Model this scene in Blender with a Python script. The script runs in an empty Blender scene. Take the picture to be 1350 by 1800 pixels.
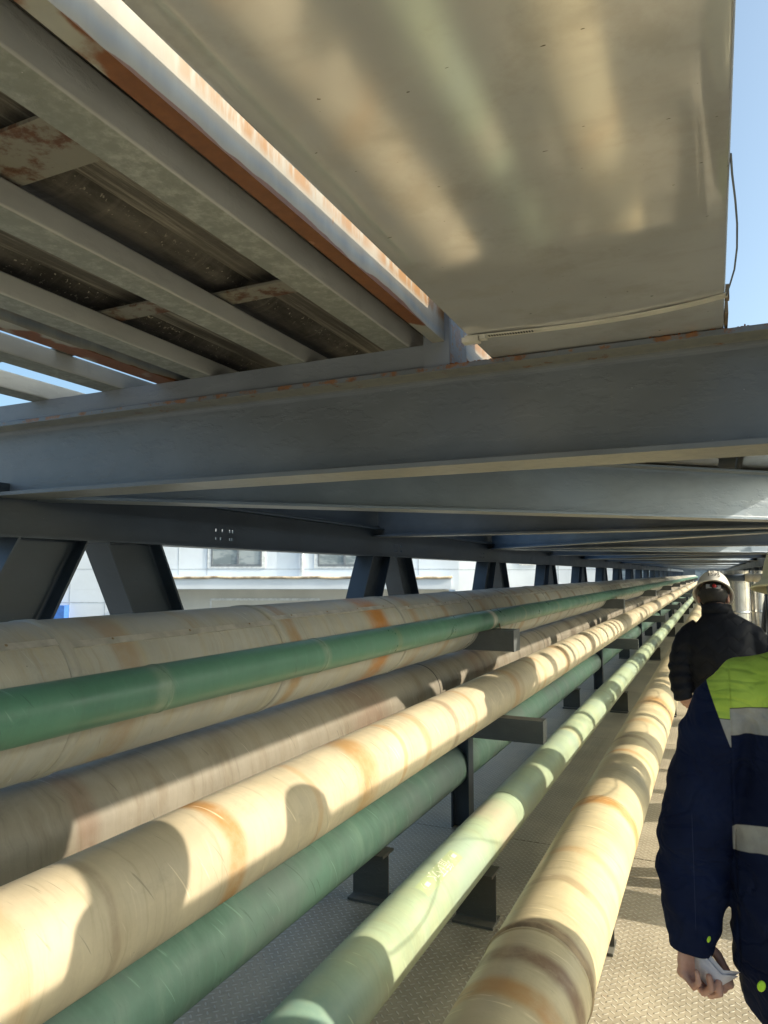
import bpy, bmesh, math, random
from mathutils import Vector, Matrix, noise as mnoise
R = math.radians
random.seed(7)
sc = bpy.context.scene
COL = sc.collection

# ------------------------------------------------------------------ camera, sky, sun, exposure
# the camera is the origin (eye height 1.62 m above the walkway); +Y runs along the pipes
DECK = -1.62
PSI, TH = R(24.8477), R(4.9381)
fwd = Vector((-math.sin(PSI) * math.cos(TH), math.cos(PSI) * math.cos(TH), math.sin(TH)))
rgt = Vector((math.cos(PSI), math.sin(PSI), 0)); up = rgt.cross(fwd)
cam = bpy.data.cameras.new('camera'); cam_o = bpy.data.objects.new('camera', cam); COL.objects.link(cam_o)
cam.sensor_fit = 'VERTICAL'; cam.sensor_height = 36; cam.lens = 25.0; cam.clip_start = 0.02; cam.clip_end = 2000
cam_o.matrix_world = Matrix(((rgt.x, up.x, -fwd.x, 0), (rgt.y, up.y, -fwd.y, 0), (rgt.z, up.z, -fwd.z, 0), (0, 0, 0, 1)))
sc.camera = cam_o

SUN = Vector((1.0, 0.287, 0.577)).normalized()
w = bpy.data.worlds.new('World'); sc.world = w; w.use_nodes = True
wn = w.node_tree.nodes; wl = w.node_tree.links
bg = wn['Background']; sky = wn.new('ShaderNodeTexSky'); sky.sky_type = 'NISHITA'; sky.sun_disc = False
sky.sun_elevation = math.asin(SUN.z); sky.sun_rotation = math.atan2(SUN.x, SUN.y)
sky.air_density = 0.8; sky.dust_density = 4.5; sky.ozone_density = 1.2; sky.altitude = 50
tint = wn.new('ShaderNodeMix'); tint.data_type = 'RGBA'; tint.blend_type = 'MULTIPLY'; tint.inputs[0].default_value = 1.0; tint.inputs[7].default_value = (0.95, 1.07, 1.0, 1)
wl.new(sky.outputs[0], tint.inputs[6]); wl.new(tint.outputs[2], bg.inputs[0]); bg.inputs[1].default_value = 0.15
sl = bpy.data.lights.new('sun', 'SUN'); sl.energy = 3.0; sl.angle = R(0.55); sl.color = (1.0, 0.885, 0.70)
so = bpy.data.objects.new('sun', sl); COL.objects.link(so); so.rotation_euler = SUN.to_track_quat('Z', 'Y').to_euler()
sc.view_settings.view_transform = 'Standard'; sc.view_settings.look = 'None'
sc.view_settings.exposure = 1.0; sc.view_settings.gamma = 1.0; sc.view_settings.use_curve_mapping = False
sc.render.engine = 'CYCLES'; sc.cycles.max_bounces = 8; sc.cycles.diffuse_bounces = 5; sc.cycles.glossy_bounces = 4
sc.cycles.caustics_reflective = False; sc.cycles.caustics_refractive = False

# ------------------------------------------------------------------ node helpers
class NB:
    def __init__(s, name):
        s.m = bpy.data.materials.new(name); s.m.use_nodes = True
        s.t = s.m.node_tree; s.b = s.t.nodes['Principled BSDF']; s.c = None
    def put(s, node, k, v):
        if v is None: return
        if hasattr(v, 'is_output'): s.t.links.new(v, node.inputs[k])
        else:
            cur = node.inputs[k].default_value
            if hasattr(cur, '__len__') and len(cur) == 4 and hasattr(v, '__len__') and len(v) == 3: v = tuple(v) + (1,)
            node.inputs[k].default_value = v
    def n(s, ty, **kw):
        nd = s.t.nodes.new(ty)
        for k, v in kw.items(): setattr(nd, k, v)
        return nd
    def obj(s):
        if s.c is None: s.c = s.n('ShaderNodeTexCoord').outputs['Object']
        return s.c
    def geo(s): return s.n('ShaderNodeNewGeometry')
    def xyz(s, v=None):
        nd = s.n('ShaderNodeSeparateXYZ'); s.put(nd, 0, v if v is not None else s.obj()); return nd.outputs
    def comb(s, x, y, z):
        nd = s.n('ShaderNodeCombineXYZ'); s.put(nd, 0, x); s.put(nd, 1, y); s.put(nd, 2, z); return nd.outputs[0]
    def scale(s, v, sx, sy, sz, ox=0, oy=0, oz=0):
        nd = s.n('ShaderNodeMapping'); s.put(nd, 0, v); nd.inputs['Scale'].default_value = (sx, sy, sz); nd.inputs['Location'].default_value = (ox, oy, oz)
        return nd.outputs[0]
    def noise(s, v=None, sc=5, det=4, rough=0.55, dist=0.0):
        nd = s.n('ShaderNodeTexNoise'); s.put(nd, 'Vector', v if v is not None else s.obj())
        nd.inputs['Scale'].default_value = sc; nd.inputs['Detail'].default_value = det
        nd.inputs['Roughness'].default_value = rough; nd.inputs['Distortion'].default_value = dist
        return nd.outputs[0]
    def math(s, op, a, b=None, c=None, clamp=False):
        nd = s.n('ShaderNodeMath', operation=op); nd.use_clamp = clamp
        s.put(nd, 0, a); s.put(nd, 1, b); s.put(nd, 2, c); return nd.outputs[0]
    def step(s, v, lo, hi, a=0.0, b=1.0):
        nd = s.n('ShaderNodeMapRange'); nd.interpolation_type = 'SMOOTHSTEP'
        s.put(nd, 0, v); nd.inputs[1].default_value = lo; nd.inputs[2].default_value = hi
        nd.inputs[3].default_value = a; nd.inputs[4].default_value = b; return nd.outputs[0]
    def mix(s, f, a, b, mode='MIX'):
        nd = s.n('ShaderNodeMix', data_type='RGBA', blend_type=mode)
        s.put(nd, 0, f); s.put(nd, 6, a); s.put(nd, 7, b); return nd.outputs[2]
    def bump(s, h, st=0.3, d=0.01, prev=None):
        nd = s.n('ShaderNodeBump'); s.put(nd, 'Height', h); nd.inputs['Strength'].default_value = st
        nd.inputs['Distance'].default_value = d
        if prev is not None: s.put(nd, 'Normal', prev)
        return nd.outputs[0]
    def out(s, col, rough=0.6, metal=0.0, nrm=None, spec=None):
        s.put(s.b, 'Base Color', col); s.put(s.b, 'Roughness', rough); s.put(s.b, 'Metallic', metal)
        if nrm is not None: s.put(s.b, 'Normal', nrm)
        if spec is not None: s.put(s.b, 'Specular IOR Level', spec)
        return s.m

def plain(name, col, rough=0.6, metal=0.0, var=0.15, sc=8, bump=0.15, bs=60):
    k = NB(name); n1 = k.noise(sc=sc, det=6)
    c = k.mix(k.step(n1, 0.3, 0.7), tuple(x * (1 - var) for x in col), tuple(min(1, x * (1 + var)) for x in col))
    return k.out(c, rough, metal, k.bump(k.noise(sc=bs, det=3), bump, 0.002))

def beam_mat(name, base, dust_shade=(0.26, 0.25, 0.21), rough=0.34, rust=None, dust_shade_amt=0.5, peel=0.22):
    """painted steel: glossy blue-grey paint, peel bumps, dust on flanges, optional rust limits (axis z > value)"""
    k = NB(name)
    n1 = k.noise(k.scale(k.obj(), 1, 1, 1.6), sc=2.2, det=5); n2 = k.noise(sc=38, det=5, rough=0.7)
    c = k.mix(k.step(n1, 0.35, 0.68), base, tuple(x * 1.35 for x in base))
    g = k.geo(); nz = k.xyz(g.outputs['Normal'])[2]
    hor = k.step(k.math('ABSOLUTE', nz), 0.75, 0.98)
    c = k.mix(k.math('MULTIPLY', hor, k.step(n2, 0.25, 0.6, dust_shade_amt * 0.5, dust_shade_amt)), c, dust_shade)
    smu = k.step(k.noise(k.scale(k.obj(), 3, 3, 9), sc=3.0, det=6, rough=0.65), 0.55, 0.8, 0, 0.35)
    c = k.mix(smu, c, tuple(q * 1.45 + 0.01 for q in base))
    drip = k.step(k.noise(k.scale(k.obj(), 9, 9, 1.2), sc=1.4, det=5, rough=0.7), 0.60, 0.78, 0, 0.28); c = k.mix(k.math('MULTIPLY', drip, k.math('SUBTRACT', 1.0, hor)), c, tuple(q * 0.6 for q in dust_shade))
    sp = k.step(k.noise(sc=150, det=2), 0.76, 0.8); c = k.mix(sp, c, (0.45, 0.45, 0.42))
    if rust:
        rn = k.noise(sc=16, det=6, rough=0.7)
        z = k.xyz()[2]
        for lo, hi, st in rust:
            band = k.step(z, lo, hi)
            f = k.step(k.math('MULTIPLY', rn, band), st, st + 0.08)
            c = k.mix(f, c, k.mix(k.noise(sc=90, det=3), (0.09, 0.035, 0.015), (0.38, 0.17, 0.06)))
    b = k.bump(k.step(k.noise(k.scale(k.obj(), 1, 1, 2.2), sc=9, det=7, rough=0.62), 0.5, 0.60), peel, 0.004)
    b = k.bump(n2, 0.14, 0.002, b)
    return k.out(c, k.step(n1, 0.2, 0.8, rough, rough + 0.18), 0.0, b, 0.55)

def pipe_mat(name, base, streak, rust=(0.40, 0.17, 0.04), rings=(), streak_amt=0.5, rand_rust=0.5, rough=0.5, cloud=None, seed=0.0, thresh=0.62, period=None):
    """painted or clad pipe running along Y: rain streaks round the pipe, rust and shade-tint rings, scratches, mottling"""
    k = NB(name)
    wob = k.noise(k.scale(k.obj(), 3, 1.5, 3, seed, seed, 0), sc=1.6, det=3)
    x, y, z = k.xyz()
    yd = k.math('ADD', y, k.math('MULTIPLY', k.math('SUBTRACT', wob, 0.5), 0.07))
    v = k.comb(k.math('MULTIPLY', x, 2.6), k.math('MULTIPLY', yd, 12.0), k.math('MULTIPLY', z, 2.6))
    s1 = k.noise(v, sc=1.0, det=5, rough=0.65)
    v2 = k.comb(k.math('MULTIPLY', x, 1.2), k.math('MULTIPLY', k.math('ADD', yd, 3.1 + seed), 3.2), k.math('MULTIPLY', z, 1.2))
    s2 = k.noise(v2, sc=1.0, det=6, rough=0.7)
    mot = k.noise(sc=5, det=6, rough=0.65)
    c = k.mix(k.step(mot, 0.3, 0.72), tuple(q * 0.86 for q in base), tuple(min(1, q * 1.1) for q in base))
    c = k.mix(k.step(s1, 0.42, 0.74, 0, streak_amt), c, streak)
    v4 = k.comb(k.math('MULTIPLY', x, 3.0), k.math('MULTIPLY', yd, 46.0), k.math('MULTIPLY', z, 3.0))
    s3 = k.noise(v4, sc=1.0, det=4, rough=0.7)
    c = k.mix(k.step(s3, 0.50, 0.78, 0, 0.40), c, tuple(q * 0.60 for q in streak))
    c = k.mix(k.step(s3, 0.46, 0.26, 0, 0.35), c, tuple(min(0.8, q * 1.18 + 0.03) for q in base))
    grim = k.step(k.noise(k.scale(k.obj(), 1.6, 1.0, 1.6, seed), sc=3.2, det=8, rough=0.74), 0.54, 0.74, 0, 0.42)
    c = k.mix(grim, c, tuple(q * 0.52 for q in base))
    if cloud: c = k.mix(k.step(k.noise(k.scale(k.obj(), 1, 0.8, 1, 3), sc=1.7, det=4), 0.45, 0.65, 0, 0.8), c, cloud)
    rn = k.step(s2, thresh, thresh + 0.16, 0, rand_rust)
    c = k.mix(rn, c, rust)
    fade = k.step(k.noise(sc=6, det=6, rough=0.7), 0.28, 0.62, 0.40, 1.0)
    for (y0, wd, st, rc) in rings:
        d = k.math('ABSOLUTE', k.math('SUBTRACT', yd, y0))
        f = k.math('MULTIPLY', k.step(d, wd * 0.25, wd, st, 0.0), fade)
        c = k.mix(f, c, rc or rust)
    if period:
        pr_, pc_ = period
        fr = k.math('FRACT', k.math('ADD', k.math('DIVIDE', yd, pr_), k.math('MULTIPLY', k.noise(k.comb(0.0, k.math('MULTIPLY', y, 0.9), 0.0), sc=1.0, det=1), 1.6)))
        f = k.math('MULTIPLY', k.step(k.math('ABSOLUTE', k.math('SUBTRACT', fr, 0.5)), 0.02, 0.10, 0.75, 0.0), k.step(y, 4.2, 5.2))
        c = k.mix(k.math('MULTIPLY', f, fade), c, pc_)
    # pale scuffs and dark scratches round the pipe
    v3 = k.comb(k.math('MULTIPLY', x, 5), k.math('MULTIPLY', k.math('ADD', y, k.math('MULTIPLY', z, 0.5)), 75.0), k.math('MULTIPLY', z, 5))
    sc1 = k.noise(v3, sc=1.0, det=2)
    patch = k.step(k.noise(sc=7, det=3), 0.46, 0.56)
    c = k.mix(k.math('MULTIPLY', k.step(sc1, 0.66, 0.72, 0, 0.5), patch), c, tuple(min(1, q * 1.5 + 0.1) for q in base))
    c = k.mix(k.math('MULTIPLY', k.step(sc1, 0.34, 0.29, 0, 0.55), patch), c, tuple(q * 0.4 for q in base))
    sp = k.step(k.noise(sc=120, det=2), 0.75, 0.79, 0, 0.6); c = k.mix(sp, c, tuple(q * 0.35 for q in base))
    b = k.bump(s1, 0.10, 0.004); b = k.bump(k.noise(sc=60, det=4), 0.12, 0.002, b)
    b = k.bump(k.noise(k.scale(k.obj(), 2, 1, 2), sc=2.5, det=2), 0.12, 0.02, b)
    return k.out(c, k.step(mot, 0.2, 0.8, rough - 0.1, rough + 0.15), 0.0, b, 0.45)

# ------------------------------------------------------------------ mesh helpers
class MB:
    def __init__(s): s.v = []; s.f = []; s.mi = []; s.sm = []
    def add(s, vs, fs, mi=0, smooth=False):
        o = len(s.v); s.v += [tuple(p) for p in vs]; s.f += [tuple(i + o for i in f) for f in fs]
        s.mi += [mi] * len(fs); s.sm += [smooth] * len(fs); return s
    def box(s, x0, x1, y0, y1, z0, z1, mi=0, M=None):
        p = [Vector((x, y, z)) for z in (z0, z1) for y in (y0, y1) for x in (x0, x1)]
        if M is not None: p = [M @ q for q in p]
        return s.add(p, [(0, 2, 3, 1), (4, 5, 7, 6), (0, 1, 5, 4), (2, 6, 7, 3), (0, 4, 6, 2), (1, 3, 7, 5)], mi)
    def prism(s, prof, M, L, mi=0, smooth=False, cap=True, segs=1):
        """closed profile (u, v) extruded along local z by L, placed by matrix M"""
        n = len(prof); vs = []
        for j in range(segs + 1):
            vs += [M @ Vector((u, v, L * j / segs)) for u, v in prof]
        fs = [(j * n + i, j * n + (i + 1) % n, (j + 1) * n + (i + 1) % n, (j + 1) * n + i) for j in range(segs) for i in range(n)]
        s.add(vs, fs, mi, smooth)
        if cap:
            o = len(s.v) - len(vs)
            s.f.append(tuple(o + i for i in reversed(range(n)))); s.f.append(tuple(o + segs * n + i for i in range(n)))
            s.mi += [mi] * 2; s.sm += [False] * 2
        return s
    def lathe(s, prof, M, n=32, mi=0, smooth=True, a0=0.0, a1=2 * math.pi):
        """profile (r, h) revolved about local z"""
        full = abs(a1 - a0 - 2 * math.pi) < 1e-6; m = n if full else n + 1; k = len(prof)
        vs = [M @ Vector((r * math.cos(a0 + (a1 - a0) * i / n), r * math.sin(a0 + (a1 - a0) * i / n), h)) for i in range(m) for r, h in prof]
        fs = []
        for i in range(n):
            j = (i + 1) % m
            for q in range(k - 1): fs.append((i * k + q, j * k + q, j * k + q + 1, i * k + q + 1))
        return s.add(vs, fs, mi, smooth)
    def tube(s, pts, rad, n=10, mi=0, smooth=True, ref=None):
        """round or elliptical tube through points; rad items are r or (ra, rb)"""
        pts = [Vector(p) for p in pts]; vs = []; N = len(pts)
        if not hasattr(rad, '__len__'): rad = [rad] * N
        pu = Vector(ref) if ref else None
        for i, p in enumerate(pts):
            d = (pts[min(i + 1, N - 1)] - pts[max(i - 1, 0)]).normalized()
            if pu is None: pu = d.orthogonal()
            u = (pu - d * pu.dot(d)).normalized(); vv = d.cross(u); pu = u if not ref else pu
            r = rad[i]; ra, rb = (r if hasattr(r, '__len__') else (r, r))
            vs += [p + u * ra * math.cos(2 * math.pi * a / n) + vv * rb * math.sin(2 * math.pi * a / n) for a in range(n)]
        fs = [(j * n + i, j * n + (i + 1) % n, (j + 1) * n + (i + 1) % n, (j + 1) * n + i) for j in range(N - 1) for i in range(n)]
        fs += [tuple(reversed(range(n))), tuple((N - 1) * n + i for i in range(n))]
        return s.add(vs, fs, mi, smooth)
    def ball(s, c, r, n=14, mi=0, M=None):
        rx, ry, rz = r if hasattr(r, '__len__') else (r, r, r)
        vs = []; fs = []; m = n // 2
        for j in range(m + 1):
            t = math.pi * j / m
            for i in range(n):
                a = 2 * math.pi * i / n
                q = Vector((rx * math.sin(t) * math.cos(a), ry * math.sin(t) * math.sin(a), rz * math.cos(t)))
                if M is not None: q = M @ q
                vs.append(Vector(c) + q)
        for j in range(m):
            for i in range(n): fs.append((j * n + i, (j + 1) * n + i, (j + 1) * n + (i + 1) % n, j * n + (i + 1) % n))
        return s.add(vs, fs, mi, True)
    def mesh(s, name):
        me = bpy.data.meshes.new(name); me.from_pydata(s.v, [], s.f)
        me.polygons.foreach_set('material_index', s.mi); me.polygons.foreach_set('use_smooth', s.sm)
        bm = bmesh.new(); bm.from_mesh(me); bmesh.ops.remove_doubles(bm, verts=bm.verts, dist=1e-6)
        bmesh.ops.recalc_face_normals(bm, faces=bm.faces); bm.to_mesh(me); bm.free(); me.update()
        return me
    def obj(s, name, mats, parent=None, loc=None):
        me = s.mesh(name)
        for m in (mats if isinstance(mats, (list, tuple)) else [mats]): me.materials.append(m)
        return link(name, me, parent, loc)

def link(name, me, parent=None, loc=None):
    o = bpy.data.objects.new(name, me); COL.objects.link(o)
    if parent is not None: o.parent = parent
    if loc is not None: o.location = loc
    return o
def tag(o, label=None, cat=None, group=None, kind=None):
    for k, v in (('label', label), ('category', cat), ('group', group), ('kind', kind)):
        if v: o[k] = v
    return o
def thing(name, label, cat, loc=(0, 0, 0), group=None, rotz=0.0):
    o = bpy.data.objects.new(name, None); COL.objects.link(o); o.location = loc; o.rotation_euler = (0, 0, rotz)
    o.empty_display_size = 0.1
    return tag(o, label, cat, group)
def copy_tree(o, loc, label=None):
    c = o.copy(); COL.objects.link(c); c.location = loc
    if label: c['label'] = label
    for ch in o.children:
        d = ch.copy(); COL.objects.link(d); d.parent = c
        for g in ch.children:
            e = g.copy(); COL.objects.link(e); e.parent = d
    return c
def set_smooth_by_angle(o, ang=35):
    me = o.data
    for p in me.polygons: p.use_smooth = True
    bm = bmesh.new(); bm.from_mesh(me)
    for e in bm.edges:
        if len(e.link_faces) == 2 and e.calc_face_angle(0) > R(ang): e.smooth = False
    bm.to_mesh(me); bm.free()

def ysec(x, y, z):  # matrix: profile u->X, v->Z, extrude +Y
    return Matrix(((1, 0, 0, x), (0, 0, 1, y), (0, 1, 0, z), (0, 0, 0, 1)))
def xsec(x, y, z):  # profile u->Y, v->Z, extrude +X
    return Matrix(((0, 0, 1, x), (1, 0, 0, y), (0, 1, 0, z), (0, 0, 0, 1)))
def dirsec(p, d, v):  # profile u -> d x v, v -> v, extrude along d
    d = Vector(d).normalized(); v = Vector(v); v = (v - d * v.dot(d)).normalized(); u = v.cross(d)
    return Matrix(((u.x, v.x, d.x, p[0]), (u.y, v.y, d.y, p[1]), (u.z, v.z, d.z, p[2]), (0, 0, 0, 1)))

def hprof(b, h, tf=0.011, tw=0.008, r=0.012):
    """I/H section, width b (u), height h (v), with root fillets"""
    pts = []
    def q(u, v): pts.append((u, v))
    hb, hh = b / 2, h / 2
    q(-hb, -hh); q(hb, -hh); q(hb, -hh + tf)
    for i in range(5):
        a = R(270 - 90 * i / 4); q(tw / 2 + r + r * math.cos(a), -hh + tf + r + r * math.sin(a) )
    for i in range(5):
        a = R(180 - 90 * i / 4); q(tw / 2 + r + r * math.cos(a), hh - tf - r + r * math.sin(a))
    q(hb, hh - tf); q(hb, hh); q(-hb, hh); q(-hb, hh - tf)
    for i in range(5):
        a = R(90 - 90 * i / 4); q(-tw / 2 - r + r * math.cos(a), hh - tf - r + r * math.sin(a))
    for i in range(5):
        a = R(0 - 90 * i / 4); q(-tw / 2 - r + r * math.cos(a), -hh + tf + r + r * math.sin(a))
    q(-hb, -hh + tf)
    return pts
def cprof(b, h, tf=0.009, tw=0.007, side=1):
    """channel: web on the -u side (side=1), lips toward +u"""
    p = [(0, 0), (b, 0), (b, tf), (tw, tf), (tw, h - tf), (b, h - tf), (b, h), (0, h)]
    return p if side == 1 else [(-u, v) for u, v in reversed(p)]

# ------------------------------------------------------------------ materials
M = {}
BG = (0.140, 0.152, 0.166)
M['beam'] = beam_mat('grey_beam_paint', BG, rust=[(0.52, 0.55, 0.50)], dust_shade=(0.36, 0.34, 0.27), dust_shade_amt=0.8)
M['beam2'] = beam_mat('grey_brace_paint', (0.16, 0.205, 0.26), rust=[(0.50, 0.56, 0.52)], dust_shade=(0.36, 0.34, 0.27), dust_shade_amt=0.7)
M['dark'] = beam_mat('dark_truss_paint', (0.042, 0.056, 0.074), rough=0.33, peel=0.08, dust_shade=(0.12, 0.13, 0.135), dust_shade_amt=0.3)
M['support'] = beam_mat('support_paint', (0.10, 0.11, 0.115), rough=0.45, dust_shade=(0.25, 0.24, 0.21))
M['stub'] = beam_mat('stub_paint', (0.075, 0.075, 0.065), rough=0.6, dust_shade=(0.2, 0.19, 0.16))
M['joist'] = beam_mat('joist_paint', (0.42, 0.41, 0.375), rough=0.42, dust_shade=(0.19, 0.20, 0.165), dust_shade_amt=0.9)  # undersides coloured darker than the webs, shade put into the paint
M['rail'] = beam_mat('rail_paint', (0.17, 0.18, 0.195), rough=0.42, dust_shade=(0.23, 0.22, 0.18), dust_shade_amt=0.4)

def rusty_edge():
    k = NB('rusty_galvanised'); x, y, z = k.xyz()
    n1 = k.noise(k.scale(k.obj(), 1, 1, 0.5), sc=7, det=6, rough=0.65)
    n3 = k.noise(k.scale(k.obj(), 1, 0.8, 1), sc=3.6, det=3)
    paint = k.mix(k.step(k.noise(k.scale(k.obj(), 14, 14, 2), sc=1, det=4), 0.3, 0.7), (0.20, 0.235, 0.27), (0.31, 0.34, 0.36))
    rust = k.mix(k.noise(sc=40, det=5, rough=0.7), (0.12, 0.040, 0.013), (0.27, 0.10, 0.028))
    h = k.math('SUBTRACT', z, k.math('MULTIPLY', k.math('SUBTRACT', n3, 0.50), 0.060))
    f = k.step(k.math('ADD', h, k.math('MULTIPLY', n1, 0.010)), 0.6345, 0.6325)
    c = k.mix(k.step(k.math('ADD', h, k.math('MULTIPLY', n1, 0.02)), 0.660, 0.635, 0, 0.5), paint, (0.5, 0.42, 0.25))
    c = k.mix(f, c, rust)
    spot = k.step(k.noise(k.scale(k.obj(), 1, 1, 0.6, 2), sc=11, det=3), 0.70, 0.74); c = k.mix(spot, c, (0.30, 0.14, 0.07))
    c = k.mix(k.step(k.math('ADD', h, k.math('MULTIPLY', n1, 0.05)), 0.672, 0.690, 0, 0.45), c, (0.36, 0.27, 0.14))  # warm tint painted into the top strip where the sun falls
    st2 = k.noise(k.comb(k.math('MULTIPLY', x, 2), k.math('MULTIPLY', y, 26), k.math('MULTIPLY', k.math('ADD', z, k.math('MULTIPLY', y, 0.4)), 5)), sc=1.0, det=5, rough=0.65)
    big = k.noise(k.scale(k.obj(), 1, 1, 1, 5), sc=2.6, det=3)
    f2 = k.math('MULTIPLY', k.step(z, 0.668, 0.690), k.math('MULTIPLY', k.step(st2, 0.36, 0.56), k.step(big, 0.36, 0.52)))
    c = k.mix(f2, c, (0.25, 0.125, 0.034))  # rust-ochre streaks kept to that same sunlit strip
    return k.out(c, 0.42, 0.0, k.bump(n1, 0.3, 0.004), 0.5)
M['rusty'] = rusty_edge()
M['rust'] = (lambda k: k.out(k.mix(k.noise(sc=30, det=6, rough=0.7), (0.10, 0.03, 0.012), (0.40, 0.15, 0.04)), 0.85, 0, k.bump(k.noise(sc=120, det=4), 0.6, 0.004)))(NB('rust'))

def grime():
    k = NB('grimy_sheet'); x, y, z = k.xyz()
    a = k.noise(k.scale(k.obj(), 6, 1.5, 6), sc=2, det=6, rough=0.7)
    c = k.mix(k.step(a, 0.3, 0.7), (0.030, 0.026, 0.021), (0.13, 0.115, 0.095))
    s = k.noise(k.scale(k.obj(), 3, 40, 3), sc=1.2, det=4); c = k.mix(k.step(s, 0.5, 0.8, 0, 0.5), c, (0.20, 0.17, 0.14))
    sp = k.noise(sc=95, det=2, rough=0.6)
    zone = k.step(k.noise(k.scale(k.obj(), 14, 0.5, 14), sc=1.0, det=2), 0.45, 0.62)
    c = k.mix(k.math('MULTIPLY', k.step(sp, 0.63, 0.70), zone), c, (0.42, 0.37, 0.29))
    u = k.math('FRACT', k.math('DIVIDE', k.math('ADD', x, 1.016 + 3.9), 0.39))
    led = k.math('MULTIPLY', k.step(u, 0.0, 0.012), k.step(u, 0.235, 0.22))
    ln = k.noise(k.scale(k.obj(), 45, 1.6, 8), sc=1.5, det=5, rough=0.7)
    c = k.mix(k.math('MULTIPLY', led, k.step(ln, 0.25, 0.6, 0.35, 0.95)), c, k.mix(k.step(ln, 0.45, 0.7), (0.12, 0.105, 0.085), (0.33, 0.30, 0.25)))
    return k.out(c, 0.8, 0, k.bump(sp, 0.5, 0.004))
M['grime'] = grime()

def duct_mat(name='brushed_sheet', base=(0.585, 0.57, 0.535), rough=0.085, metal=0.30):
    k = NB(name)
    n1 = k.noise(sc=2.3, det=3, rough=0.5)
    n2 = k.noise(k.scale(k.obj(), 3.0, 1.6, 2), sc=2, det=3, rough=0.5)
    n3 = k.noise(k.scale(k.obj(), 1.0, 3.0, 1), sc=7, det=4, rough=0.6)
    c = k.mix(k.step(n1, 0.3, 0.7), tuple(q * 0.80 for q in base), base)
    cl = k.step(k.noise(sc=6.5, det=7, rough=0.68), 0.47, 0.66, 0, 0.45); c = k.mix(cl, c, (0.40, 0.375, 0.32))
    c = k.mix(k.step(n3, 0.5, 0.72, 0, 0.5), c, (0.50, 0.475, 0.43))
    sp = k.step(k.noise(k.scale(k.obj(), 1, 2.5, 1), sc=60, det=1), 0.80, 0.82); c = k.mix(sp, c, (0.12, 0.10, 0.07))
    b = k.bump(k.noise(k.scale(k.obj(), 1, 1.4, 1), sc=2.2, det=1), 0.035, 0.02)
    b = k.bump(k.noise(k.scale(k.obj(), 1, 5, 1), sc=7, det=2), 0.035, 0.002, b)
    return k.out(c, k.math('ADD', k.step(n2, 0.35, 0.7, rough, rough + 0.04), k.step(n3, 0.5, 0.75, 0.0, 0.05)), metal, b, 0.5)
M['duct'] = duct_mat()
M['silver'] = duct_mat('silver_cladding', (0.70, 0.69, 0.66), 0.2, 0.75)
M['strap'] = plain('strap_steel', (0.66, 0.62, 0.52), 0.5, 0.1)

OR = (0.47, 0.235, 0.065); BR = (0.16, 0.075, 0.04)
M['clad_pipe'] = pipe_mat('stained_cladding', (0.385, 0.385, 0.355), (0.42, 0.34, 0.17), (0.31, 0.18, 0.06), thresh=0.57, streak_amt=0.4, rand_rust=0.7, rough=0.42,
    rings=[(1.42, 0.07, 0.55, None), (2.24, 0.05, 0.8, None), (2.97, 0.14, 1.0, (0.40, 0.17, 0.035)), (3.4, 0.08, 0.7, None), (3.85, 0.06, 0.6, None), (4.6, 0.12, 0.7, None), (5.6, 0.1, 0.6, None)], period=(0.62, (0.20, 0.12, 0.055)))
M['green_pipe'] = pipe_mat('deep_green_paint', (0.075, 0.190, 0.132), (0.12, 0.24, 0.175), (0.16, 0.15, 0.08), streak_amt=0.25, rand_rust=0.2, rough=0.34, seed=2,
    rings=[(1.42, 0.05, 0.5, (0.30, 0.34, 0.26)), (2.25, 0.04, 0.35, (0.3, 0.33, 0.25)), (4.40, 0.07, 0.9, (0.50, 0.47, 0.38)), (2.9, 0.04, 0.4, (0.2, 0.2, 0.1)), (5.2, .03, .6, (.3, .3, .2)), (6.4, .04, .6, (.3, .3, .2)), (8, .05, .6, (.3, .3, .2))])
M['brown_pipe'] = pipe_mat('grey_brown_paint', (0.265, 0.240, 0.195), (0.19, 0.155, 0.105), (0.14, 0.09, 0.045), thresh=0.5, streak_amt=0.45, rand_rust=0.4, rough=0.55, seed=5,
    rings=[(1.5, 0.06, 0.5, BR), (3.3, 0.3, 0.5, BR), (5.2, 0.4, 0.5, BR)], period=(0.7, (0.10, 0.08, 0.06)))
M['cream_pipe'] = pipe_mat('cream_paint', (0.58, 0.50, 0.36), (0.52, 0.42, 0.25), (0.42, 0.27, 0.11), thresh=0.6, streak_amt=0.22, rand_rust=0.28, rough=0.5, seed=8,
    rings=[(1.62, 0.055, 0.95, OR), (2.42, 0.11, 0.85, (0.44, 0.25, 0.09)), (3.0, 0.05, 0.4, OR), (4.6, 0.1, 0.5, OR), (6.3, 0.16, 0.5, OR), (0.95, .04, .3, OR), (1.18, .02, .35, BR), (2.05, .025, .35, OR), (2.75, .03, .5, OR), (3.4, .05, .5, BR), (3.7, .03, .5, OR), (5.4, .06, .5, OR)], period=(0.8, (0.34, 0.22, 0.11)))
M['teal_pipe'] = pipe_mat('dark_green_paint', (0.165, 0.295, 0.225), (0.29, 0.41, 0.33), (0.17, 0.17, 0.12), streak_amt=0.55, rand_rust=0.55, rough=0.46, seed=11, cloud=(0.22, 0.27, 0.245))
M['pale_green_pipe'] = pipe_mat('pale_green_paint', (0.40, 0.50, 0.34), (0.48, 0.50, 0.30), (0.50, 0.42, 0.22), streak_amt=0.5, rand_rust=0.35, rough=0.38, seed=14, cloud=(0.36, 0.47, 0.38),
    rings=[(3.55, 0.22, 0.85, (0.52, 0.46, 0.34)), (1.6, 0.5, 0.8, (0.18, 0.33, 0.29)), (5.6, 0.1, 0.5, (0.6, 0.5, 0.25))])  # wide teal ring puts the shade of the near end into the colour
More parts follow.
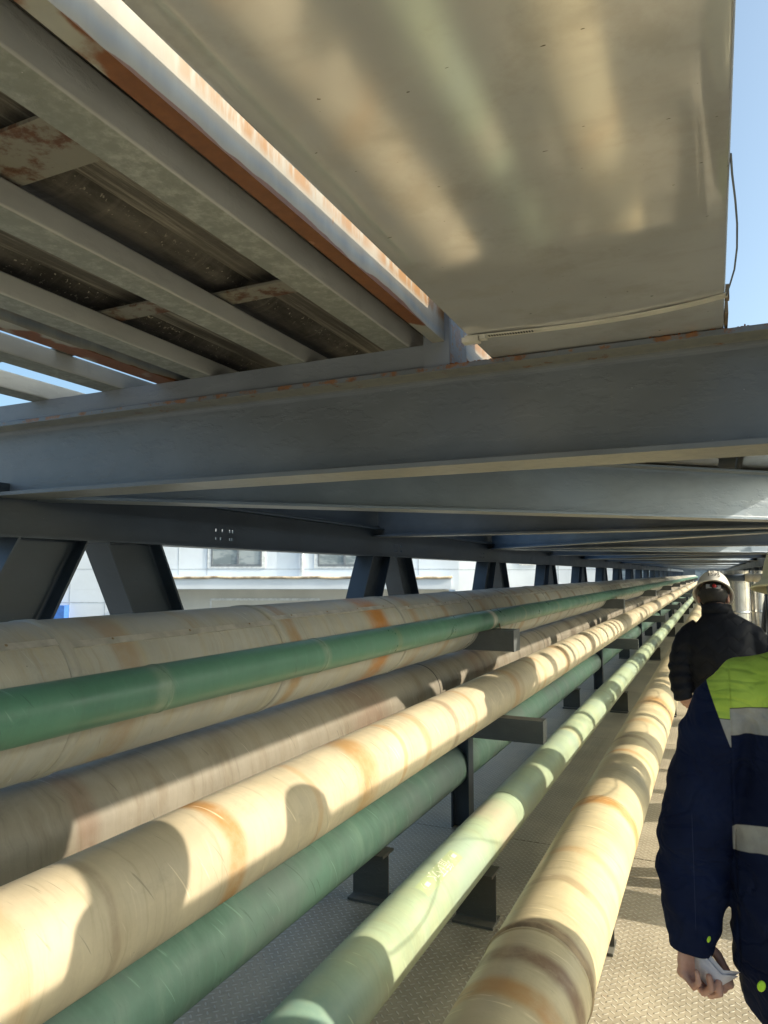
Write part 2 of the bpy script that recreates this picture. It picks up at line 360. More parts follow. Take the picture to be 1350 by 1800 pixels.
M['big_cream_pipe'] = pipe_mat('warm_cream_paint', (0.56, 0.475, 0.30), (0.48, 0.39, 0.20), (0.40, 0.24, 0.09), thresh=0.6, streak_amt=0.28, rand_rust=0.3, rough=0.42, seed=17,
    rings=[(3.56, 0.09, 1.0, OR), (4.6, .05, .6, OR), (2.24, 0.05, 0.9, BR), (2.06, 0.07, 0.85, BR), (1.88, 0.07, 0.8, OR), (6.5, 0.3, 0.8, OR), (2.6, .04, .35, BR), (2.9, .05, .4, OR), (5.0, .05, .5, BR), (5.6, .1, .4, OR)])
M['weld'] = plain('weathered_weld', (0.30, 0.22, 0.13), 0.6, 0.1, 0.3, 20)
M['seam'] = plain('seam_metal', (0.47, 0.45, 0.40), 0.4, 0.3, 0.2, 20)

def floor_mat():
    k = NB('checker_plate'); x, y, z = k.xyz()
    p = 0.030
    u = k.math('DIVIDE', k.math('ADD', x, y), p * 1.414); v = k.math('DIVIDE', k.math('SUBTRACT', x, y), p * 1.414)
    par = k.math('MODULO', k.math('ADD', k.math('ABSOLUTE', k.math('FLOOR', u)), k.math('ABSOLUTE', k.math('FLOOR', v))), 2.0)
    par = k.math('GREATER_THAN', par, 0.5)
    fu = k.math('SUBTRACT', k.math('FRACT', u), 0.5); fv = k.math('SUBTRACT', k.math('FRACT', v), 0.5)
    def el(a, b):
        q = k.math('SQRT', k.math('ADD', k.math('POWER', k.math('DIVIDE', a, 0.50), 2.0), k.math('POWER', k.math('DIVIDE', b, 0.15), 2.0)))
        return k.step(q, 1.0, 0.55)
    e1 = el(fu, fv); e2 = el(fv, fu)
    lug = k.math('ADD', k.math('MULTIPLY', e1, par), k.math('MULTIPLY', e2, k.math('SUBTRACT', 1.0, par)))
    n1 = k.noise(sc=2.5, det=6, rough=0.65); n2 = k.noise(k.scale(k.obj(), 1, 1, 1, 4), sc=22, det=5, rough=0.7)
    c = k.mix(k.step(n1, 0.3, 0.7), (0.38, 0.335, 0.255), (0.54, 0.48, 0.37))
    c = k.mix(k.step(n2, 0.55, 0.8, 0, 0.5), c, (0.24, 0.21, 0.16))
    c = k.mix(k.math('MULTIPLY', lug, 0.6), c, (0.68, 0.65, 0.58))
    c = k.mix(k.math('MULTIPLY', k.math('SUBTRACT', 1.0, k.step(lug, 0.0, 0.15)), 0.18), c, (0.16, 0.14, 0.11))  # grooves darkened in colour so the tread relief still shows in shade
    rs = k.step(k.noise(sc=4.3, det=7, rough=0.7), 0.66, 0.76, 0, 0.6); c = k.mix(rs, c, (0.30, 0.15, 0.07))
    b = k.bump(lug, 1.0, 0.006); b = k.bump(n2, 0.15, 0.002, b)
    return k.out(c, k.step(n1, 0.2, 0.8, 0.38, 0.6), 0.15, b, 0.5)
M['floor'] = floor_mat()
M['under'] = plain('dark_underlay', (0.03, 0.03, 0.03), 0.9)
M['wall'] = plain('white_cladding', (0.66, 0.71, 0.77), 0.6, 0, 0.05, 1.0, 0.05)
M['wall_low'] = plain('cream_render', (0.66, 0.64, 0.58), 0.8, 0, 0.06, 1.0, 0.1)
M['joint'] = plain('panel_joint', (0.42, 0.46, 0.50), 0.7)
M['frame'] = plain('window_frame', (0.72, 0.73, 0.73), 0.5)
M['darkframe'] = plain('dark_sash', (0.16, 0.18, 0.20), 0.5)
M['gutter'] = plain('rusty_gutter', (0.50, 0.40, 0.28), 0.7, 0, 0.5, 3)
M['glass'] = (lambda k: k.out(k.mix(k.step(k.noise(k.scale(k.obj(), 1, 1, 2.5), sc=1.5, det=3), 0.4, 0.6), (0.20, 0.24, 0.26), (0.36, 0.40, 0.42)), 0.08, 0, None, 0.6))(NB('window_glass'))
M['blue'] = plain('blue_paint', (0.05, 0.16, 0.5), 0.6)
M['ground'] = plain('concrete_ground', (0.33, 0.33, 0.31), 0.9, 0, 0.2, 0.3)

# ------------------------------------------------------------------ ground and walkway
tag(MB().box(-400, 400, -200, 600, -7.9, -7.6).obj('ground', M['ground']), kind='structure')
wk = MB()
wk.box(-2.38, 0.86, -2.2, 70, DECK - 0.03, DECK - 0.008, 1)
y = 4.43 - 3.0 * 2
while y < 70:
    for x0, x1 in ((-2.38, -0.80), (-0.80, 0.86)):
        off = 0.0 if x0 < -1 else 0.0
        dz = random.uniform(-0.0015, 0.0)
        wk.box(x0 + 0.003, x1 - 0.003, y + 0.004 + off, y + 3.0 - 0.004 + off, DECK - 0.0075, DECK + dz, 0)
    y += 3.0
tag(wk.obj('walkway', [M['floor'], M['under']]), kind='structure')

# ------------------------------------------------------------------ pipes
Y0, Y1 = -1.6, 66.0
PIPES = {  # name: x, z, r
    'clad': (-1.565, -0.31, 0.192), 'green': (-1.32, -0.295, 0.0605), 'brown': (-1.75, -0.7395, 0.1625), 'cream': (-1.309, -0.770, 0.1365),
    'teal': (-1.62, -1.2485, 0.1365), 'pale': (-1.072, -1.278, 0.1085), 'big': (-0.529, -1.2225, 0.1624)}
def pipe_mesh(x, z, r, bulges=(), n=56, sag=0.0):
    mb = MB(); prof = [(0.001, 0.0)]
    ys = sorted(set([Y0, Y1] + [Y0 + i * 0.5 for i in range(int((Y1 - Y0) / 0.5))]))
    pr = {}
    for yy in ys: pr[yy] = r
    for (yb, h, wd) in bulges:
        for t in (-1, -0.6, -0.3, 0, 0.3, 0.6, 1): pr[yb + t * wd] = r + h * (1 - t * t)
    prof += [(0.001, Y0)] if False else []
    pf = [(pr[k], k) for k in sorted(pr)]
    mb.lathe([(0.0005, Y0)] + pf + [(0.0005, Y1)], ysec(x, 0, z), n)
    return mb
def weld(x, z, r, y, h=0.0018, wd=0.012, n=56):
    return MB().lathe([(r - 0.002, y - wd), (r + h * 0.8, y - wd * 0.5), (r + h, y), (r + h * 0.8, y + wd * 0.5), (r - 0.002, y + wd)], ysec(x, 0, z), n)
def make_pipe(key, name, label, mat, welds=(), wmat=None):
    x, z, r = PIPES[key]
    t = thing(name, label, 'pipe', (x, 0, z - r), 'long pipes running side by side along the rack')
    def P(mb, nm, m):
        o = mb.obj(nm, m, t); o.location = (-x, 0, -(z - r)); return o
    P(pipe_mesh(x, z, r), 'pipe_wall', mat)
    for y in welds: P(weld(x, z, r, y), 'weld_ring', wmat or mat)
    return t, P

t1, P1 = make_pipe('clad', 'insulated_pipe', 'thick insulated pipe in rust streaked grey cladding, highest on the left side of the rack', M['clad_pipe'])
x, z, r = PIPES['clad']
# lap seam along the cladding, shifted at each sheet joint, with its rivets
yy = -1.6; ang = 47
edges = [-1.6, 0.35, 1.255, 2.16, 3.25, 4.35, 5.4, 6.5, 7.6, 8.8, 10, 11.3, 12.6, 14, 16, 18, 21, 24]
for i in range(len(edges) - 1):
    a = R(ang + (i % 2) * 4.0 - (2 if i % 3 else 0)); ya, yb = edges[i], edges[i + 1]
    mb = MB(); w_ = 0.010
    for k_ in range(1):
        pts = []
        for q in (-1, 1):
            aa = a + q * w_ / r
            for rr_ in (r - 0.001, r + 0.0028): pts.append((x + rr_ * math.cos(aa), z + rr_ * math.sin(aa)))
        pr = [pts[0], pts[1], pts[3], pts[2]]
        mb.prism([(p[0], p[1]) for p in pr], ysec(0, ya + 0.002, 0), yb - ya - 0.004)
    P1(mb, 'lap_seam', M['seam'])
    P1(MB().lathe([(r - 0.001, yb - 0.02), (r + 0.0032, yb - 0.018), (r + 0.0036, yb + 0.012), (r - 0.001, yb + 0.014)], ysec(x, 0, z), 56), 'joint_band', M['clad_pipe'])
    if yb < 9:
        n_ = max(2, int((yb - ya) / 0.24)); rv = None
        for k_ in range(n_):
            yr = ya + (k_ + 0.5) * (yb - ya) / n_
            if yr < 0.8: continue
            aa = a + 0.025
            c = Vector((x + (r + 0.001) * math.cos(aa), yr, z + (r + 0.001) * math.sin(aa)))
            mm = MB().ball((0, 0, 0), (0.0045, 0.0045, 0.0045), 8)
            o = mm.obj('rivet', M['weld'], t1); o.location = c - Vector((x, 0, z - r))
make_pipe('green', 'green_pipe', 'slim deep green pipe lying against the thick clad pipe on the upper brackets', M['green_pipe'], (1.44, 2.25, 4.36, 4.46, 6.4, 8.3), M['green_pipe'])
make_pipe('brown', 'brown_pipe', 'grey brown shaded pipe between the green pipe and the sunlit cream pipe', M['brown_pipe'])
x, z, r = PIPES['brown']
tb_ = bpy.data.objects['brown_pipe']
for yb_ in (4.27, 7.3, 10.3):
    o = MB().lathe([(r - 0.001, yb_ - 0.004), (r + 0.0012, yb_ - 0.003), (r + 0.0012, yb_ + 0.003), (r - 0.001, yb_ + 0.004)], ysec(x, 0, z), 56).obj('joint_ring', M['under'], tb_); o.location = (-x, 0, -(z - r))
make_pipe('cream', 'cream_pipe', 'sunlit cream pipe with orange rust rings on the middle arms', M['cream_pipe'], (4.5, 7.6, 10.4, 13.5), M['cream_pipe'])
make_pipe('teal', 'dark_green_pipe', 'shaded dark green pipe low behind the posts, on short stubs', M['teal_pipe'], (5.3, 9.0), M['teal_pipe'])
t6, P6 = make_pipe('pale', 'pale_green_pipe', 'sunlit pale green pipe with arrow sticker low above the walkway', M['pale_green_pipe'], (3.85, 7.5, 11.2), M['pale_green_pipe'])
t7, P7 = make_pipe('big', 'large_cream_pipe', 'large cream pipe with brown rust collar nearest the men, resting low on stubs', M['big_cream_pipe'], (2.21, 3.62, 5.05, 6.2), M['big_cream_pipe'])
x, z, r = PIPES['big']
P7(weld(x, z, r, 2.235, 0.006, 0.02), 'rust_collar', M['weld'])

# sticker with arrows and characters on the pale green pipe
def wrap_on_pipe(vs, x, z, r, ang0, y0, lift):
    """flat (a along +Y, b up round the pipe toward -X)"""
    out = []
    for a, b in vs:
        t = ang0 + b / r
        out.append((x + (r + lift) * math.cos(t), y0 + a, z + (r + lift) * math.sin(t)))
    return out
def text_flat(s, size):
    cu = bpy.data.curves.new('t', 'FONT'); cu.body = s; cu.size = size; cu.resolution_u = 3
    o = bpy.data.objects.new('t', cu); COL.objects.link(o)
    bpy.context.view_layer.update()
    me = bpy.data.meshes.new_from_object(o.evaluated_get(bpy.context.evaluated_depsgraph_get()))
    vs = [(v.co.x, v.co.y) for v in me.vertices]; fs = [tuple(p.vertices) for p in me.polygons]
    bpy.data.objects.remove(o); bpy.data.meshes.remove(me); bpy.data.curves.remove(cu)
    return vs, fs
M['sticker'] = plain('sticker_green', (0.44, 0.53, 0.30), 0.45, 0, 0.1)
M['sticker_w'] = plain('sticker_white', (0.80, 0.80, 0.66), 0.45, 0, 0.05)
x, z, r = PIPES['pale']
mb = MB(); A0 = R(62); n_ = 10
g = [(a, -0.020 + 0.062 * i / 6) for a in (0.0, 0.40) for i in range(7)]
vs = wrap_on_pipe(g, x, z, r, A0, 2.56, 0.0006)
st = MB().add(vs, [(i, i + 1, i + 8, i + 7) for i in range(6)], 0, True)
sto = P6(st, 'sticker', M['sticker'])
def put_text(s, size, y0, flip=True, db=0.0):
    vs, fs = text_flat(s, size)
    if not vs: return MB()
    if flip: vs = [(-a, -b) for a, b in vs]
    return MB().add(wrap_on_pipe([(a, b + db) for a, b in vs], x, z, r, A0, y0, 0.0012), fs)
def arrow(y0, L=0.055):
    p = [(0, 0.012), (0.022, 0.034), (0.022, 0.021), (L, 0.021), (L, 0.003), (0.022, 0.003), (0.022, -0.010)]
    return MB().add(wrap_on_pipe(p, x, z, r, A0, y0, 0.0012), [tuple(range(7))])
for mb in (put_text('循环水', 0.066, 2.865, True, 0.038), arrow(2.585), arrow(2.885)):
    if mb.v:
        o = mb.obj('sticker_mark', M['sticker_w'], sto)

# ------------------------------------------------------------------ pipe supports
def frame_support(Y):
    t = thing('pipe_support_frame', '', 'pipe support', (-1.53, Y, DECK), 'post and arm frames carrying the middle pipes')
    loc = Vector((-1.53, Y, DECK))
    def P(mb, nm, m): o = mb.obj(nm, m, t); o.location = -loc; return o
    P(MB().prism(hprof(0.10, 0.12, 0.009, 0.007, 0.008), Matrix(((0, 1, 0, -1.53), (1, 0, 0, Y + 0.07), (0, 0, 1, DECK + 0.0005), (0, 0, 0, 1))), 0.5715), 'post', M['dark'])
    P(MB().prism([(-u, v) for u, v in reversed(cprof(0.10, 0.138, 0.010, 0.008))], Matrix(((0, 0, 1, -1.99), (-1, 0, 0, Y), (0, 1, 0, -1.041), (0, 0, 0, 1))), 1.0), 'arm', M['support'])
    P(MB().box(-0.992, -0.985, Y, Y + 0.1, -1.041, -0.903), 'end_plate', M['support'])
    return t
def high_bracket(Y):
    t = thing('pipe_bracket', '', 'bracket', (-1.3, Y, -0.49), 'upper brackets carrying the green pipe')
    loc = Vector((-1.3, Y, -0.49))
    def P(mb, nm, m): o = mb.obj(nm, m, t); o.location = -loc; return o
    P(MB().box(-2.36, -1.167, Y, Y + 0.15, -0.489, -0.358), 'arm', M['support'])
    P(MB().box(-1.1665, -1.158, Y - 0.002, Y + 0.152, -0.491, -0.356), 'end_plate', M['support'])
    P(MB().tube([(-1.385, Y + 0.05, -0.355), (-1.37, Y + 0.05, -0.30), (-1.32, Y + 0.05, -0.232), (-1.27, Y + 0.05, -0.30), (-1.256, Y + 0.05, -0.355)], 0.004, 6), 'pipe_clamp', M['weld'])
    return t
def stub(x, Y, w, h=0.2345):
    mb = MB()
    mb.prism(hprof(0.13, h, 0.012, 0.009, 0.006), xsec(-w / 2, 0, h / 2), w)
    o = mb.obj('pipe_stub', M['stub'], None, (x, Y + 0.065, DECK + 0.0004))
    return tag(o, '', 'pipe stub', 'short steel stubs under the low pipes')
ordn = ['nearest', 'second', 'third', 'fourth', 'fifth', 'sixth', 'seventh', 'eighth', 'ninth', 'tenth']
f0 = frame_support(4.44); b0 = high_bracket(4.44)
for i in range(10):
    Y = 4.44 + 5.97 * i
    f = f0 if i == 0 else copy_tree(f0, Vector((-1.53, Y, DECK)))
    f['label'] = f'dark post with grey arm holding the cream pipe, {ordn[i]} of the row from the camera'
    b = b0 if i == 0 else copy_tree(b0, Vector((-1.3, Y, -0.49)))
    b['label'] = f'grey box bracket under the slim green pipe, {ordn[i]} of the row from the camera'
for nm, px_, w_, wd in (('dark green pipe', -1.622, 0.195, 'left'), ('pale green pipe', -1.072, 0.195, 'middle'), ('large cream pipe', -0.56, 0.22, 'right')):
    s0 = stub(px_, 3.28, w_)
    for i in range(10):
        if i == 0: s = s0
        else:
            s = s0.copy(); COL.objects.link(s); s.location = (px_, 3.28 + 5.55 * i + 0.065, DECK + 0.0004)
        s['label'] = f'dark steel stub under the {nm}, {ordn[i]} one along it from the camera'

# ------------------------------------------------------------------ trusses
def truss(name, label, X, apex0, web_side, n=21, holes=False, pitch=3.05):
    """side truss: chord z 0.134-0.35 above, W members below to a bottom chord"""
    t = thing(name, label, 'truss', (X, 0, DECK))
    def P(mb, nm, m): o = mb.obj(nm, m, t); o.location = (-X, 0, -DECK); return o
    mb = MB(); W = 0.146; zb, zt = 0.134, 0.352
    L = 66
    # top chord as I section with web vertical, web holes cut near splices
    ys0 = 1.70 if holes else -3.0
    XA = X - W / 2; XB = X + W / 2 + (0.0 if holes else 0.09)
    mb.box(XA, XB, ys0, L, zb, zb + 0.011); mb.box(XA, XB, 1.94 if holes else ys0, L, zt - 0.011, zt)
    hy = [3.16, 5.52, 7.92, 10.32] if holes else []
    cuts = []
    for h in hy:
        for dy in (-0.075, -0.02, 0.045, 0.07) : cuts.append((h + dy, 0.232))
        for dy in (-0.075, -0.035, 0.045, 0.065): cuts.append((h + dy, 0.188))
    zc = [zb + 0.011, 0.180, 0.194, 0.223, 0.240, zt - 0.011]
    ys = sorted(set([ys0, L] + [round(c[0] + s_ * 0.0080, 4) for c in cuts for s_ in (-1, 1)]))
    for i in range(len(ys) - 1):
        a, b = ys[i], ys[i + 1]; mid = (a + b) / 2
        open_ = [c[1] for c in cuts if abs(c[0] - mid) < 0.0079]
        for j in range(5):
            zm = (zc[j] + zc[j + 1]) / 2
            if any(abs(zm - o_) < 0.007 for o_ in open_): continue
            mb.box(X - 0.004, X + 0.004, a, b, zc[j], zc[j + 1])
    P(mb, 'top_chord', M['dark'])
    P(MB().prism(hprof(0.2, 0.22, 0.012, 0.009), ysec(X, -3, -2.25), L + 3), 'bottom_chord', M['dark'])
    sl_ = 0.53
    for i in range(-1, n):
        ya = apex0 + pitch * i
        for s_ in (-1, 1):
            p0 = Vector((X, ya + s_ * 0.215, 0.133)); drop = 2.27; p1 = Vector((X, ya + s_ * (0.215 + sl_ * drop), 0.133 - drop))
            d = (p1 - p0); Ln = d.length; d.normalize()
            mm = MB().prism(hprof(W, 0.295, 0.011, 0.009, 0.01), dirsec(p0, d, Vector((0, 1, 0))), Ln)
            # trim the top flush with the chord
            for q, v in enumerate(mm.v):
                if v[2] > 0.1335 - 0.12 and (Vector(v) - p0).dot(d) < 0.02:
                    vv = Vector(v); tt = (0.1335 - vv.z) / d.z; mm.v[q] = tuple(vv + d * tt)
            P(mm, 'web_member', M['dark'])
    if not holes:
        # short props added on the chord to cast shadow bands on the cream pipe
        rnd = random.Random(5); yy = 5.25
        while yy < 40:
            wd = rnd.choice((0.06, 0.09, 0.15)); P(MB().box(X - 0.03, X + 0.03, yy, yy + wd, 0.3525, 0.60), 'shadow_prop', M['dark']); yy += rnd.uniform(0.30, 0.72)
        yy = 6.15
        while yy < 34:
            P(MB().box(X - 0.02, X + 0.02, yy, yy + rnd.choice((0.05, 0.10)), -1.60, 0.1335), 'post', M['dark']); yy += rnd.uniform(0.55, 1.2)  # added posts, spaced irregularly to throw more shadow bands on the low pipes
    return t
truss('side_truss', 'dark steel truss with V shaped members along the left side of the pipes', -2.425, 2.215, 1, holes=True)
truss('side_truss', 'steel truss along the walkway side, seen far off right of the white helmet', 0.872, 4.94, -1, n=20, pitch=3.20)

# upper stringer above the chord (thin slot of sky between them)
o = MB().prism(hprof(0.15, 0.2, 0.010, 0.008), ysec(-2.47, 1.96, 0.362 + 0.1), 64).obj('edge_stringer', M['dark'])
tag(o, 'dark edge beam above the left truss with a thin slit of light under it', 'steel beam')
for yb in (1.2, 2.62, 3.28, 3.72, 4.1, 5.0, 8.0, 11.0):
    pass

# transverse beams and zigzag bracing
ZB, ZT = 0.285, 0.556; BW = 0.172
zc = (ZB + ZT) / 2
beamYs = [1.845] + [1.845 + 3.25 * i for i in range(1, 20)]
for i, yb in enumerate(beamYs):
    o = MB().prism(hprof(BW, ZT - ZB, 0.013, 0.009, 0.016), xsec(-2.41 if i else -3.6, 0, 0), 4.6 if i else 5.79, segs=1).obj('cross_beam', M['beam'], None, (0, yb, 0))
    # object coordinates keep z true: mesh is centred on z = 0, so shift the vertices
    for v in o.data.vertices: v.co.z += zc
    lab = 'big dark grey beam crossing the whole picture just above the pipes, nearest of the row' if i == 0 else \
        f'dark cross beam under the roof, number {i + 1} of the row counted from the big near beam'
    tag(o, lab, 'steel beam', 'cross beams under the roof')
for i in range(14):
    xa, xb = (-2.40, 0.93) if i % 2 == 0 else (0.93, -2.40)
    ya, yb = beamYs[i] + 0.10, beamYs[i + 1] - 0.10
    p0 = Vector((xa, ya, zc - 0.004)); d = Vector((xb - xa, yb - ya, 0)); Ln = d.length
    o = MB().prism(hprof(0.15, 0.262, 0.011, 0.008, 0.014), dirsec(p0, d, Vector((0, 0, 1))), Ln).obj('diagonal_brace', M['beam2'])
    lab = 'lighter grey brace slanting away behind the big near beam, with rust on its lower flange' if i == 0 else \
        f'grey diagonal brace between far cross beams, number {i + 1} of the zigzag from the camera'
    tag(o, lab, 'steel beam', 'diagonal braces under the roof')

# rail on top of the near beam, with its end plate
t = thing('joist_rail', 'grey angle rail on top of the near beam with an upright end plate', 'rail', (-1.5, 1.80, ZT))
def PR(mb, nm, m): o = mb.obj(nm, m, t); o.location = (1.5, -1.80, -ZT); return o
PR(MB().box(-3.6, -0.70, 1.772, 1.779, ZT + 0.002, 0.623).box(-3.6, -0.70, 1.779, 1.90, 0.616, 0.623), 'rail_angle', M['rail'])
PR(MB().box(-0.699, -0.624, 1.765, 1.772, ZT + 0.001, 0.86), 'end_plate', M['rail'])
PR(MB().box(-0.6305, -0.6235, 1.7725, 1.91, ZT + 0.001, 0.86), 'side_plate', M['beam'])

# joists, rusty channels and the deck above them
JL = 44
def joist(xl, xr, h, lab):
    z0 = 0.6235; r_ = 0.006; p = [(xl, z0)]
    for i in range(5): a = R(-90 + 90 * i / 4); p.append((xr - r_ + r_ * math.cos(a), z0 + r_ + r_ * math.sin(a)))
    for i in range(5): a = R(0 + 90 * i / 4); p.append((xr - r_ + r_ * math.cos(a), z0 + h - r_ + r_ * math.sin(a)))
    p += [(xl, z0 + h), (xl, z0 + h - 0.006), (xr - 0.008, z0 + h - 0.006), (xr - 0.008, z0 + 0.006), (xl, z0 + 0.006)]
    o = MB().prism(p, ysec(0, -2.2, 0), JL + 2.2).obj('deck_joist', M['joist']); set_smooth_by_angle(o, 30)
    tag(o, lab, 'joist', 'joists under the deck')
joist(-0.818, -0.744, 0.066, 'grey joist under the deck next to the rusty channel, nearest the metal duct')
joist(-1.156, -1.078, 0.052, 'grey joist under the deck, second from the metal duct')
joist(-1.504, -1.426, 0.054, 'grey joist under the deck, third from the metal duct, beside the gap of light')
joist(-1.890, -1.800, 0.056, 'grey joist far left beyond the rusty strip of light')
joist(-2.235, -2.150, 0.060, 'short looking joist at the left edge of the picture')
def rusty_channel(xl, xr, h, lab):
    mb = MB(); z0 = 0.6235; t_ = 0.007
    mb.box(xl, xr, -2.2, JL, z0, z0 + t_); mb.box(xr - t_, xr, -2.2, JL, z0 + t_, z0 + h); mb.box(xl, xr - t_, -2.2, JL, z0 + h - t_, z0 + h)
    tag(mb.obj('rusty_channel', M['rusty']), lab, 'steel channel', 'rust edged channels along the deck')
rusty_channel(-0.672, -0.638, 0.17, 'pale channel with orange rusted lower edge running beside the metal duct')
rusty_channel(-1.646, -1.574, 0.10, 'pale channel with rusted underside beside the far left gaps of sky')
prof = []
N_ = 120
for i in range(N_ + 1):
    xx = -1.60 + 0.915 * i / N_; u = ((xx + 1.01 + 0.20) % 0.39) - 0.20; d_ = 0.0
    if -0.175 < u < -0.006: d_ = -0.040 * max(0, math.sin((u + 0.175) / 0.169 * math.pi)) ** 0.6
    elif -0.006 <= u < 0.085: d_ = -0.026
    prof.append((xx, 0.745 + d_))
top = [(p[0], p[1] + 0.006) for p in reversed(prof)]
o = MB().prism(prof + top, ysec(0, -2.2, 0), JL + 2.2).obj('deck_sheet', M['grime'])
tag(o, 'grimy ribbed deck sheet lying over the joists left of the rusty channel', 'deck sheet')
set_smooth_by_angle(o, 40)
ci = 0
for (xa, xb, ya, lab) in ((-1.125, -0.80, 1.36, 'rusty cross angle between the two joists nearest the duct'), (-1.47, -1.15, 1.33, 'rusty cross angle between the second and third joist'),
                          (-1.125, -0.80, 0.70, 'broad rusty grey cross plate at the upper left picture edge'), (-1.87, -1.66, 1.5, 'small rusty cross angle at the far left gaps of sky'), (-2.2, -1.9, 1.45, 'rusty cross angle at the left picture edge over the rail')):
    wd = 0.12 if ya < 1 else 0.07
    mb = MB().box(xa, xb, ya, ya + wd, 0.680, 0.686).box(xa, xb, ya + wd - 0.007, ya + wd, 0.686, 0.703)
    k = M['crossang'] if 'crossang' in M else None
    if k is None:
        kk = NB('flaking_rust'); nn = kk.noise(sc=13, det=6, rough=0.7)
        M['crossang'] = kk.out(kk.mix(kk.step(nn, 0.48, 0.62), (0.22, 0.205, 0.165), kk.mix(kk.noise(sc=50, det=4), (0.05, 0.02, 0.012), (0.17, 0.075, 0.035))), 0.7, 0, kk.bump(nn, 0.4, 0.004)); k = M['crossang']
    tag(mb.obj('cross_angle', k), lab, 'steel angle', 'cross angles between the joists')

# ------------------------------------------------------------------ metal duct with strap, and the clad line beyond it
DX0, DX1, DZ0, DZ1 = -0.511, 0.040, 0.560, 0.748
def duct(name, lab, x0, x1, y0, y1, z0, z1, mat, creaseY=None):
    t = thing(name, lab, 'duct', ((x0 + x1) / 2, y0, z0))
    loc = Vector(((x0 + x1) / 2, y0, z0))
    def P(mb, nm, m): o = mb.obj(nm, m, t); o.location = -loc; return o
    r_ = 0.006; prof = []
    for cx, cz, a0 in ((x1 - r_, z0 + r_, -90), (x1 - r_, z1 - r_, 0), (x0 + r_, z1 - r_, 90), (x0 + r_, z0 + r_, 180)):
        for i in range(4): a = R(a0 + 30 * i); prof.append((cx + r_ * math.cos(a), cz + r_ * math.sin(a)))
    n = len(prof); mb = MB(); ys = []; yy = y0
    while yy < min(y1, 6): ys.append(yy); yy += 0.06
    if creaseY: ys += [creaseY - 0.012, creaseY - 0.004, creaseY + 0.004, creaseY + 0.012]
    ys.append(y1); ys = sorted(set(ys)); vs = []
    NU = 14
    for yy in ys:
        ring = []
        for (u, v) in prof:
            ring.append((u, v))
        # subdivide the bottom so it can be slightly wavy
        bot = []
        for i in range(1, NU):
            f = i / NU; u = x0 + r_ + (x1 - x0 - 2 * r_) * f
            dz = 0.0006 * math.sin(f * math.pi) * math.sin(yy * 5.1 + f * 4) + 0.0002 * math.sin(yy * 13 + f * 9) * math.sin(f * math.pi)
            if creaseY: dz += 0.002 * math.exp(-((yy - creaseY) / 0.012) ** 2)
            bot.append((u, z0 + dz))
        vs.append(ring + bot)
    m = len(vs[0]); V = [(p[0], yy, p[1]) for yy, rg in zip(ys, vs) for p in rg]; F = []
    for j in range(len(ys) - 1):
        for i in range(m):
            a, b = j * m + i, j * m + (i + 1) % m
            F.append((a, b, b + m, a + m))
    mb.add(V, F, 0, True); mb.add(V[:m], [tuple(range(m))]); mb.add(V[-m:], [tuple(range(m))])
    o = P(mb, 'duct_shell', mat); set_smooth_by_angle(o, 30)
    return t, P
td, PD = duct('metal_duct', 'wide brushed metal duct overhead, reflecting the pipes, held by a steel strap', DX0, DX1, -1.2, 26, DZ0, DZ1, M['duct'], 1.572)
# strap: sags under the duct, buckle at its left end, loose tail at the right
pts = []
for i in range(25):
    f = i / 24; xx = DX0 - 0.004 + (DX1 - DX0 + 0.008) * f
    pts.append((xx, 1.575 + 0.045 * math.sin(f * math.pi) ** 0.8 * (0.4 + 0.6 * f) - 0.03 * f * f, DZ0 - 0.0035))
mb = MB(); V = []; F = []
for i, p in enumerate(pts):
    for dy, dz in ((-0.011, 0.0025), (-0.011, -0.0008), (0.011, -0.0008), (0.011, 0.0025)): V.append((p[0], p[1] + dy, p[2] + dz))
for i in range(len(pts) - 1):
    for j in range(4): F.append((i * 4 + j, i * 4 + (j + 1) % 4, i * 4 + 4 + (j + 1) % 4, i * 4 + 4 + j))
mb.add(V, F); sp_o = PD(mb, 'strap', M['strap'])
mb = MB().box(DX0 - 0.012, DX0 + 0.028, 1.566, 1.592, DZ0 - 0.016, DZ0 - 0.0045).box(DX0 + 0.03, DX0 + 0.045, 1.569, 1.588, DZ0 - 0.012, DZ0 - 0.0045)
o = mb.obj('buckle', M['strap'], sp_o)
mb = MB()
for i in range(17): mb.box(DX0 + 0.05 + i * 0.0062, DX0 + 0.0535 + i * 0.0062, 1.575 + i * 0.0006, 1.585 + i * 0.0006, DZ0 - 0.0052, DZ0 - 0.0041)
o = mb.obj('strap_teeth', M['under'], sp_o)
tail = [(DX1 + 0.0015, 1.545, 0.556), (0.047, 1.49, 0.556), (0.0535, 1.42, 0.558), (0.0555, 1.33, 0.56), (0.0535, 1.24, 0.562), (0.049, 1.16, 0.563), (0.043, 1.08, 0.564), (0.0405, 1.03, 0.566)]
mb = MB().tube(tail, 0.0016, 6); PD(mb, 'strap_tail', M['darkframe'])
mb = MB().box(DX1 + 0.001, DX1 + 0.009, 1.60, 1.625, 0.572, 0.60).box(DX1 + 0.001, DX1 + 0.008, 1.68, 1.80, 0.565, 0.60)
PD(mb, 'side_latch', M['weld'])
duct('insulated_duct', 'silver clad duct beyond the near beam at the right picture edge', 0.150, 0.345, 3.25, 30, 0.562, 0.80, M['silver'])
duct('insulated_duct', 'silver clad duct overhead right, running beside the open sky', 0.352, 0.540, -3, 30, 0.562, 0.90, M['silver'])
mb = MB().box(0.044, 0.050, 3.4, 30, 0.692, 0.73).box(0.138, 0.146, 3.4, 30, 0.692, 0.73).box(0.050, 0.138, 3.4, 30, 0.690, 0.694)
tag(mb.obj('cable_tray', M['dark']), 'dark narrow tray in the gap between the metal duct and the silver clad duct', 'cable tray')
